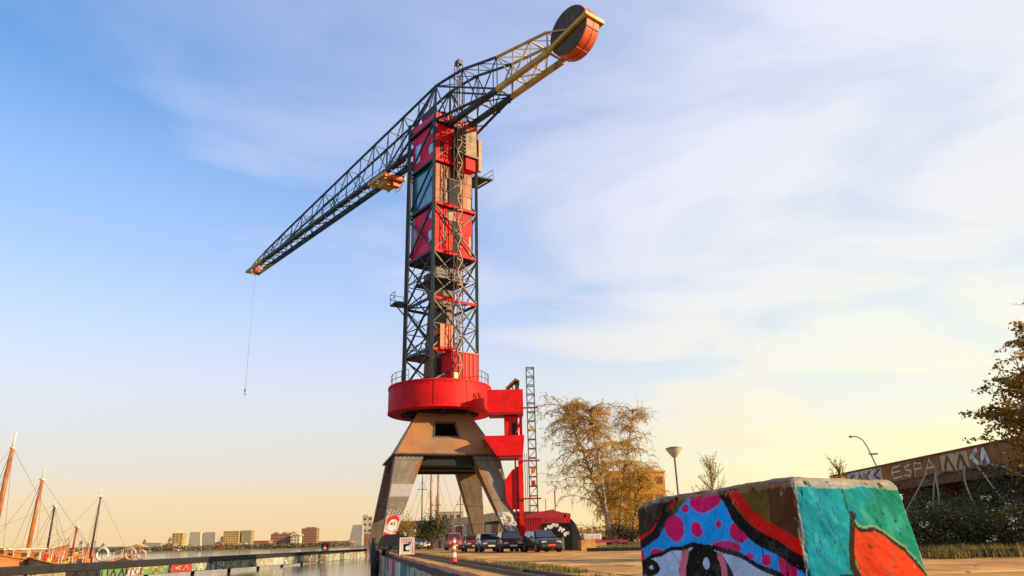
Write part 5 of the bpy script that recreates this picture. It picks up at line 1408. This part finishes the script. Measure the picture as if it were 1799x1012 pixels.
# ------------------------------------------------------------------ skyline across the water
SK = 1.6
B_GREY = pm('sky_grey_block', (.34, .30, .24), .7, 0, .15, .1); B_PALE = pm('sky_pale_block', (.50, .42, .28), .7, 0, .15, .1); B_OCH = pm('sky_ochre_block', (.46, .31, .10), .7, 0, .15, .1)
B_OLV = pm('sky_olive_block', (.26, .22, .08), .6, 0, .15, .1); B_BRK = pm('sky_brick_block', (.30, .15, .07), .8, 0, .15, .1); B_RED = pm('sky_red_block', (.45, .13, .05), .8, 0, .15, .1); B_CRM = pm('sky_cream_block', (.60, .48, .30), .8, 0, .15, .1)
tower_list = [(-202.2, -195.8, 9.3, 455, B_OCH, 'narrow ochre tower block on the far shore', 3, 9), (-198.5, -190.9, 10.0, 470, B_PALE, 'pale slanted office block on the far shore left of the grey one', 6, 8), (-190.4, -182.7, 9.8, 472, B_GREY, 'grey slanted office block on the far shore', 6, 8),
    (-181.7, -172.1, 10.3, 480, B_OCH, 'broad ochre office block on the far shore', 6, 8), (-171.2, -165.1, 10.5, 482, B_OLV, 'olive glass block right of the ochre office block', 4, 8), (-178.3, -166.1, 4.6, 520, B_RED, 'low orange red brick row on the far shore', 8, 3),
    (-177.6, -158.7, 9.1, 560, B_BRK, 'long brown brick warehouse on the far shore', 9, 5), (-166.8, -154.9, 13.5, 600, B_BRK, 'tall reddish brick block with stepped top on the far shore', 6, 8), (-161.9, -155.4, 7.8, 556, B_CRM, 'cream block in front of the brick warehouse', 3, 4),
    (-152.1, -139.8, 17.7, 700, B_GREY, 'grey sloping sided block left of the concrete silo', 5, 8), (-144.1, -134.5, 25.6, 720, B_PALE, 'tall pale concrete silo tower beside the crane leg', 2, 5), (-207.1, -196.7, 4.0, 430, B_GREY, 'wide grey hall left of the narrow tower block', 6, 2),
    (-195.1, -190.7, 3.6, 432, B_BRK, 'small brown house between hall and tower block', 2, 2), (-165.6, -137.5, 4.0, 640, B_BRK, 'low brown houses left of the grey block', 12, 2), (-193.6, -188.1, 7.5, 500, B_BRK, 'brown block squeezed between grey and ochre offices', 2, 5), (-174.6, -169.9, 10.4, 590, B_BRK, 'narrow brown stair block beside the tall brick block', 2, 5)]
def sky_block(x0, x1, z1, y, m, lab, cols, rows):
    x0, x1, y = x0 * SK, x1 * SK, y * SK; z1 = CAM_H + (z1 - CAM_H) * SK; z0 = -.8
    if 'slanted' in lab or 'sloping' in lab:
        t = thing('office_block', lab, 'building', ((x0 + x1) / 2, y, z0), 'buildings on the far shore'); d = (x1 - x0) * .18; s_ = 1 if 'pale' in lab else -1
        if 'sloping' in lab: B4 = [(x0, y), (x1, y), (x1, y + 14), (x0, y + 14)]; T4 = [(x0 + d * 1.6, y), (x1 - .2, y), (x1 - .2, y + 14), (x0 + d * 1.6, y + 14)]
        else: B4 = [(x0, y), (x1, y), (x1 + d * s_ * .4, y + 12), (x0, y + 12)]; T4 = [(x0 + d * s_ * .3, y - .5), (x1 - d * .6, y - .5), (x1, y + 12), (x0 + d, y + 12)]
        hexa('wall', [(*p, z0) for p in B4], [(*p, z1) for p in T4], m, t)
        for j in range(rows):
            f = (j + .55) / rows; zz = z0 + (z1 - z0) * f; a = B4[0][0] + (T4[0][0] - B4[0][0]) * f; b = B4[1][0] + (T4[1][0] - B4[1][0]) * f; yy = B4[0][1] + (T4[0][1] - B4[0][1]) * f
            for i in range(cols):
                cx = a + (b - a) * (i + .5) / cols; box('window', (cx, yy - .02, zz), ((b - a) / cols * .6, .3, (z1 - z0) / rows * .45), WLT, t)
        box('roof', ((T4[0][0] + T4[1][0]) / 2, y + 5.5, z1 + .2), ((T4[1][0] - T4[0][0]) * .9, 9, .4), B_GREY, t)
        return
    nm = 'silo_tower' if 'silo' in lab else ('brick_building' if 'brick' in lab else 'building')
    t = facade(nm, lab, x0, x1, y, y + max(8, (x1 - x0) * .7), z0, z1, m, WLT if m in (B_GREY, B_OLV) else WDK, cols, rows, 'building', (.5, .42), 'buildings on the far shore', None, 'narrow' in lab or 'broad' in lab or 'stepped' in lab)
    if 'stepped' in lab: box('roof_block', ((x0 + x1) / 2 + 1, y + 5, z1 + .9), ((x1 - x0) * .6, 7, 1.4), m, t)
    if 'silo' in lab:
        box('head_house', ((x0 + x1) / 2 - 3, y + 3, z1 + 1.0), ((x1 - x0) * .5, 6, 3.0), B_PALE, t); box('annex', (x0 + 6, y - 4, 7.5), (15, 7, 16.5), BRK, t)
    if 'warehouse' in lab:
        for k_ in range(3):
            cx = x0 + (x1 - x0) * (k_ + .5) / 3; prism('gable', [(-4, 0), (4, 0), (0, 2.4)], (cx, y, z1 + .24), (1, 0, 0), (0, 0, 1), (0, 9, 0), m, t)
for a in tower_list: sky_block(*a)
# railway hall with arched ends
hall = thing('railway_hall', 'long grey station hall with arched roof behind the boats', 'building', (-365, 672, -.8), 'buildings on the far shore')
arch = [(11 * math.cos(a), 4.6 * math.sin(a)) for a in np.linspace(0, math.pi, 15)]
prism('arched_roof', arch, (-340, 668, -.8), (1, 0, 0), (0, 0, 1), (-62, 12, 0), pm('hall_roof', (.22, .23, .20), .5, .2, .2, .1), hall)
prism('arch_end', [(a * .92, b * .88) for a, b in arch], (-339.6, 667.6, -.8), (1, 0, 0), (0, 0, 1), (.3, -.2, 0), B_BRK, hall)
prism('gable_roof', [(-9, 3.2), (9, 3.2), (0, 6.2)], (-325, 664, -.8), (1, 0, 0), (0, 0, 1), (0, 10, 0), B_OCH, hall); box('gable_house', (-325, 669, .8), (18, 10, 3.4), B_CRM, hall)
for i, (x, z, y) in enumerate(((-245.8, 6.24, 430), (-241.7, 4.67, 430), (-233.2, 4.5, 430), (-207.2, 6.0, 424), (-197.7, 7.0, 434))):
    x, y, z = x * SK, y * SK + 14, CAM_H + (z - CAM_H) * SK * 1.1
    t = thing('church_tower', ('church spire left of the sailing boats mast', 'smaller church spire right of the first one', 'low church spire behind the thin mast', 'church spire at the end of the station hall', 'tall thin church spire left of the narrow tower block')[i], 'church tower', (x, y, -.8), 'church spires on the skyline')
    box('shaft', (x, y, z * .3), (2.6, 2.6, z * .6 + 1.6), B_GREY, t); V = [(x - 1.4, y - 1.4, z * .6 + .8), (x + 1.4, y - 1.4, z * .6 + .8), (x + 1.4, y + 1.4, z * .6 + .8), (x - 1.4, y + 1.4, z * .6 + .8), (x, y, z)]
    fixn(build('spire', V, [(0, 1, 2, 3), (0, 1, 4), (1, 2, 4), (2, 3, 4), (3, 0, 4)], pm('spire_slate', (.12, .13, .12), .7), t))
HOUSE = [B_BRK, B_RED, B_CRM, B_GREY, B_PALE]
random.seed(15)
far_houses = [(-352, 690, 'small brick house on the far shore directly behind the smallest boat'), (-331, 700, 'small house on the far shore left of the wide grey hall'), (-309, 705, 'low house in front of the wide grey hall on the far shore'), (-285, 745, 'low house at the foot of the pale slanted office block'),
    (-262, 745, 'low house at the foot of the broad ochre office block'), (-246, 770, 'low house at the foot of the olive glass block'), (-242, 1010, 'leftmost small house right of the tall brick block on the far shore'), (-229, 1000, 'middle small house right of the tall brick block on the far shore'), (-215, 990, 'small house on the far shore nearest the grey sloping block')]
for px_, py_, lab_ in far_houses:
    wd_ = random.uniform(5, 12); hh = random.uniform(2.6, 5.6); m_ = random.choice(HOUSE)
    t = thing('low_house', lab_, 'house', (px_, py_, -.8), 'low houses along the far shore')
    box('wall', (px_, py_, -.8 + hh / 2), (wd_, 6, hh), m_, t); prism('roof', [(-wd_ / 2 - .3, 0), (wd_ / 2 + .3, 0), (0, random.uniform(1.2, 2.2))], (px_, py_ - 3.2, hh - .8), (1, 0, 0), (0, 0, 1), (0, 6.4, 0), random.choice([BRK, pm('spire_slate', (.12, .13, .12), .7), B_BRK]), t)
    for q in range(3): box('window', (px_ + (q - 1) * wd_ * .28, py_ - 3.02, -.8 + hh * .55), (wd_ * .12, .2, hh * .3), WDK, t)
# trees massed along the far shore
P = []
def far_wood(name, lab, a, b, h, n):
    q = rng.random((n, 3)); s = q[:, 0]; hh = h * (.5 + .5 * vnoise(s * 40, s * 0 + 1, .7, 61))
    pts = np.stack([a[0] + (b[0] - a[0]) * s + rng.normal(0, 2, n), a[1] + (b[1] - a[1]) * s + rng.normal(0, 3, n), -.7 + hh * q[:, 2]], -1)
    o = mesh_fast(name, leafquads(pts, 1.1, .8), pm('far_foliage', None, .8, 0, .2, .1, island=[(.05, .045, .015), (.11, .085, .03), (.17, .12, .04)]), None); kind(o, 'stuff'); o['label'] = lab; o['category'] = 'trees'
far_wood('far_trees', 'hazy belt of trees along the far shore', (-330, 560), (-150, 640), 4.6, 5000)
far_wood('far_trees', 'brown trees along the far shore left of the silo', (-240, 640), (-190, 900), 5.0, 3000)
far_wood('far_trees', 'low scrub on the far shore behind the boats', (-420, 560), (-320, 600), 3.2, 2500)

# ------------------------------------------------------------------ jetty with graffiti
jt = thing('jetty', 'long dark timber jetty with graffiti on its side', 'jetty', (-26.6, 75, -1.6))
for k_ in range(26):
    y0 = 33 + k_ * 4.2; x = -26.3 - .012 * (y0 - 33)
    beam('edge_beam', (x, y0, -.14), (x - .05, y0 + 4.17, -.14), .5, PILE, jt, .40)
for k_ in range(14):
    y0 = 33.2 + k_ * 8.3; tube('jetty_pile', [(-27.4, y0, -1.9), (-27.4, y0, -.3)], .16, PILE, jt, 8)
cv = Canvas(0, 109, -1.15, -.34, .065, (.03, .025, .02))
x = 4.0
while x < 107:
    L_ = random.uniform(2.0, 4.5); far = x > 30
    bgc = random.choice([lin('b8bc94'), lin('c2c4a2'), lin('d0ccb0'), lin('a8b080')]) if far else random.choice([lin('b8a070'), lin('c04a3a'), lin('d8d4c8'), (.05, .05, .05), lin('7aa05a')])
    fgc = random.choice([(.02, .02, .02), lin('d8d8c8'), lin('c0301e'), lin('b0a040')]) if far else random.choice([lin('e8e4da'), lin('c03020'), lin('20201e'), lin('e0b050')])
    graffiti(cv, x, x + L_ * .97, -1.12, -.40, bgc, fgc, (.02, .02, .02), random.choice([2, 3, 4]), .10); x += L_
cv.put((cv.X > 27) & (cv.X < 31) & (cv.Y > -1.1) & (cv.Y < -.4), lin('c8301c')); graffiti(cv, 27.5, 30.5, -1.0, -.45, None, lin('e8b060'), lin('c8301c'), 2, .1)
cv.a = (cv.a * .75 + cv.a.mean(-1, keepdims=True) * .25) * (.45 + .5 * vnoise(cv.X, cv.Y, 1.1, 81))[..., None]
js = sheet('graffiti_side', cv, (-26.12, 33, 0), (-.012, 1, 0), (1, .012, 0), .22, PAINT, jt)
jc = WL[js.name]
for v_ in js.data.vertices:
    zw, yw = v_.co.z + jc.z, v_.co.y + jc.y
    v_.co.z = -.34 + (zw + .34) * float(np.interp(yw, [33, 60, 120], [.55, .75, 1.35])) - jc.z
for k_ in range(39):
    y0 = 33 + k_ * 2.8; beam('deck_plank', (-26.6, y0 + 1.4, .02), (-28.6, y0 + 1.4, .02), 2.72, PILE, jt, .06)
sg = thing('notice_sign', 'small red and white notice on the far end of the jetty', 'sign', (-26.6, 108, .05))
beam('post', (-26.6, 108, .05), (-26.6, 108, .3), .10, PILE, sg); cv = Canvas(0, 1.0, .12, 1.1, .04, (.02, .02, .02)); cv.put(cv.poly([(.1, .2), (.9, .2), (.5, 1.0)]), lin('b8301c')); cv.put(cv.ell(.5, .42, .16, .14), lin('d8d4ca')); sheet('board', cv, (-27.1, 107.9, 0), (1, 0, 0), (0, -1, 0), .08, PAINT, sg)

# ------------------------------------------------------------------ boats
HULL = pm('dark_hull', (.05, .022, .014), .6, 0, .3, 1); HULO = pm('orange_hull', (.45, .13, .03), .6, 0, .3, 1); WOODO = pm('varnished_wood', (.36, .12, .02), .4, 0, .25, 2); WOODD = pm('dark_mast', (.06, .03, .018), .5); WHB = pm('boat_white', (.62, .55, .42), .5, 0, .2, 2); ROPE = pm('rope', (.25, .20, .12), .9); CANV = pm('sail_cloth', (.52, .16, .04), .8, 0, .3, 2, bump=.05, bscale=4)
def boat(lab, x, y, L, Bm, fb, hull, head, masts, cabin_=True, clutter=10, seed=1):
    random.seed(seed)
    t = thing('sailing_boat', lab, 'boat', (0, 0, 0), 'sailing boats moored behind the jetty')
    V, F = [], []; ns = 11; n = 7
    for i in range(ns):
        s = i / (ns - 1); xx = -L / 2 + L * s; w_ = Bm / 2 * (1 - abs(2 * s - .9) ** 3.2 * .92) if s > .1 else Bm / 2 * .72; w_ = max(w_, .06); sh = fb * (1 + .55 * (2 * s - 1) ** 2)
        V += [(xx, -w_, sh), (xx, -w_ * .96, sh * .35), (xx, -w_ * .6, -.55), (xx, 0, -.8), (xx, w_ * .6, -.55), (xx, w_ * .96, sh * .35), (xx, w_, sh)]
    for i in range(ns - 1):
        for k_ in range(n - 1): F.append((i * n + k_, i * n + k_ + 1, (i + 1) * n + k_ + 1, (i + 1) * n + k_))
        F.append((i * n + n - 1, i * n, (i + 1) * n, (i + 1) * n + n - 1))
    F += [tuple(range(n)), tuple(range((ns - 1) * n, ns * n))[::-1]]
    fixn(build('hull', V, F, hull, t, True))
    for s_ in (-1, 1): tube('rub_rail', [(-L / 2 + L * i / 10, s_ * (V[i * n + 6][1] + .03), V[i * n][2] + .03) for i in range(11)], .07, WOODO, t, 6)
    if cabin_:
        cbn = box('cabin', (-L * .18, 0, fb + .45), (L * .32, Bm * .6, .95), WOODO, t, 0, .05); box('cabin_roof', (-L * .18, 0, fb + .97), (L * .35, Bm * .66, .1), WHB, t, 0, .03)
        for k_ in range(3): box('cabin_window', (-L * .29 + k_ * L * .11, -Bm * .3 - .01, fb + .55), (.5, .06, .3), WDK, t); box('cabin_window', (-L * .29 + k_ * L * .11, Bm * .3 + .01, fb + .55), (.5, .06, .3), WDK, t)
    for (mx_, mh, r_, lean, mm) in masts:
        tp = (mx_ + lean, 0, fb + mh)
        ma = tube('mast', [(mx_, 0, fb * .8), (mx_ + lean * .5, 0, fb + mh * .5), (mx_ + lean * .86, 0, fb + mh * .86)], [r_, r_ * .92, r_ * .75], mm, t, 9)
        tube('topmast', [(mx_ + lean * .85, 0, fb + mh * .85), tp], [r_ * .55, r_ * .3], WHB, ma, 7); box('masthead', (mx_ + lean * .86, 0, fb + mh * .865), (.34, .34, .12), WHB, ma)
        for e in ((L * .52, 0), (-L * .45, 0), (mx_ - .4, Bm * .48), (mx_ - .4, -Bm * .48), (mx_ + .5, Bm * .46)):
            beam('stay', (mx_ + lean * .87, 0, fb + mh * .87), (e[0], e[1], fb * 1.1), .024, ROPE, t)
        if mh > 50:
            bo = beam('boom', (mx_ - .1, 0, fb + 1.5), (mx_ - L * .42, .2, fb + 2.1), .14, WOODO, t)
            V2, F2 = tube_data([(mx_ - .3, 0, fb + 1.75), (mx_ - L * .2, .1, fb + 2.05), (mx_ - L * .4, .2, fb + 2.25)], [.2, .26, .14], 8); build('furled_sail', V2, F2, CANV, t, True)
    for k_ in range(clutter):
        xx = random.uniform(-L * .42, L * .36); yy = random.uniform(-Bm * .36, Bm * .36); m_ = random.choice([CANV, WOODO, WHB, ROPE, HULO, YEL, RED])
        if k_ % 3 == 0: cyl('barrel', (xx, yy, fb * .9), (xx, yy, fb + random.uniform(.4, .9)), random.uniform(.18, .3), m_, t, 10)
        elif k_ % 3 == 1: box('deck_box', (xx, yy, fb + .25), (random.uniform(.4, 1.1), random.uniform(.3, .7), random.uniform(.4, .8)), m_, t, random.uniform(0, 3), .04)
        else: tube('coil', [(xx + .3 * math.cos(a), yy + .3 * math.sin(a), fb + .12 + .02 * a) for a in np.linspace(0, 12, 24)], .06, ROPE, t, 5)
    prev = None
    for i in range(11):
        for s_ in (-1, 1):
            p = (-L / 2 + L * i / 10, s_ * abs(V[i * n][1]) * .97, V[i * n][2]); beam('stanchion', p, (p[0], p[1], p[2] + .7), .04, WHB, t)
            if i: q = (-L / 2 + L * (i - 1) / 10, s_ * abs(V[(i - 1) * n][1]) * .97, V[(i - 1) * n][2]); beam('guard_rail', (q[0], q[1], q[2] + .68), (p[0], p[1], p[2] + .68), .03, ROPE, t)
    t.location = (x, y, -1.65); t.rotation_euler = (0, 0, head)
    return t
boat('largest orange sailing barge at the left edge with the tallest mast', -43.9, 65.6, 15, 4.0, 1.9, HULO, rad(75), [(-.5, 10.6, .22, .3, WOODO), (5.2, 5.2, .10, 0, WOODD)], True, 16, 3)
boat('orange sailing boat with varnished mast second from the left', -40.2, 65.5, 11, 3.4, 1.7, HULO, rad(70), [(-1.0, 7.6, .17, .25, WOODO), (3.2, 3.2, .09, .2, REDDK)], True, 14, 5)
boat('small brown boat with thin dark mast nearest the open water', -36.2, 65.0, 7.5, 2.6, 1.3, HULL, rad(35), [(.6, 6.4, .09, .15, WOODD)], False, 9, 7)
# white lifebuoys / tyres slung along the jetty
for i, (x, y, r_, lab) in enumerate(((-30.0, 56.5, .42, 'white ring fender on the jetty below the orange boats'), (-29.0, 58.6, .38, 'pale ring fender right of the white one'), (-28.6, 59.5, .30, 'small pale ring fender on the jetty'))):
    pts = [(x + r_ * math.cos(a), y, .02 + r_ + .08 + r_ * math.sin(a)) for a in np.linspace(0, 2 * math.pi, 21)]
    o = thing('ring_fender', lab, 'fender', (x, y, .05), 'ring fenders on the jetty'); tube('ring', pts, .09, WHB if i == 0 else pm('pink_fender', (.5, .3, .22), .6), o, 8)
    beam('strap', (x, y, .05), (x, y, .2), .1, ROPE, o)
# larger ships beyond the quay head, seen through the portal
def ship(lab, x, y, masts, L=24, head=0.0, hull=HULL):
    t = thing('moored_ship', lab, 'ship', (x, y, -1.4), 'ships moored behind the crane')
    P0 = [(-L / 2, -1.9), (L * .36, -2.2), (L / 2, 0), (L * .36, 2.2), (-L / 2, 1.9)]; V = [(x + a, y + b * .8, -2.0) for a, b in P0] + [(x + a * 1.02, y + b, 1.5) for a, b in P0]
    k = 5; fixn(build('hull', V, [tuple(range(k)), tuple(range(k, 2 * k))] + [(i, (i + 1) % k, (i + 1) % k + k, i + k) for i in range(k)], hull, t))
    box('deck_house', (x - L * .28, y, 2.4), (L * .2, 2.8, 1.9), WHB, t, 0, .05)
    for k_ in range(4): box('house_window', (x - L * .35 + k_ * 1.1, y - 1.41, 2.7), (.6, .06, .6), WDK, t)
    for mx_, mh, r_, m_ in masts:
        ma = tube('mast', [(x + mx_, y, 1.0), (x + mx_, y, mh)], [r_, r_ * .6], m_, t, 8); tube('topmast', [(x + mx_, y, mh - .2), (x + mx_, y, mh + 1.8)], [r_ * .5, r_ * .2], WHB, ma, 6)
        for e in (-4, 4.5): beam('stay', (x + mx_, y, mh * .95), (x + mx_ + e, y, 1.6), .05, ROPE, t)
        beam('crosstree', (x + mx_ - .9, y, mh * .82), (x + mx_ + .9, y, mh * .82), .1, m_, ma)
    return t
ship('dark ship with two tall red masts behind the crane', -15.0, 150, [(-1.75, 17.6, .28, WOODO), (-.35, 17.4, .28, WOODO), (4.0, 9.5, .16, WOODD)], 26)
ship('smaller ship with slim masts behind the parked cars', -5.0, 165, [(-6.5, 12.6, .2, SHD), (-3.2, 10.2, .2, WOODO), (1.6, 12.2, .22, WOODD)], 20)
ship('slim masted ship moored left behind the front leg', -19.5, 142, [(2.0, 12.5, .16, GREYST), (4.6, 9.0, .14, WOODD)], 10)
# dry weed stalks in the water near the quay
random.seed(77)
t = thing('reed_stalks', 'few dark bare twigs sticking up by the water near the jetty', 'twigs', (-7.0, 20.0, -1.4))
for k_ in range(7):
    b = Vector((-6.9 + random.gauss(0, .18), 20 + random.gauss(0, .15), -1.5)); tube('stalk', curve(b, (random.gauss(0, .25), 0, 1), random.uniform(1.15, 1.55), 0, 4, .1), [.016, .013, .01, .008, .004], PILE, t, 5)
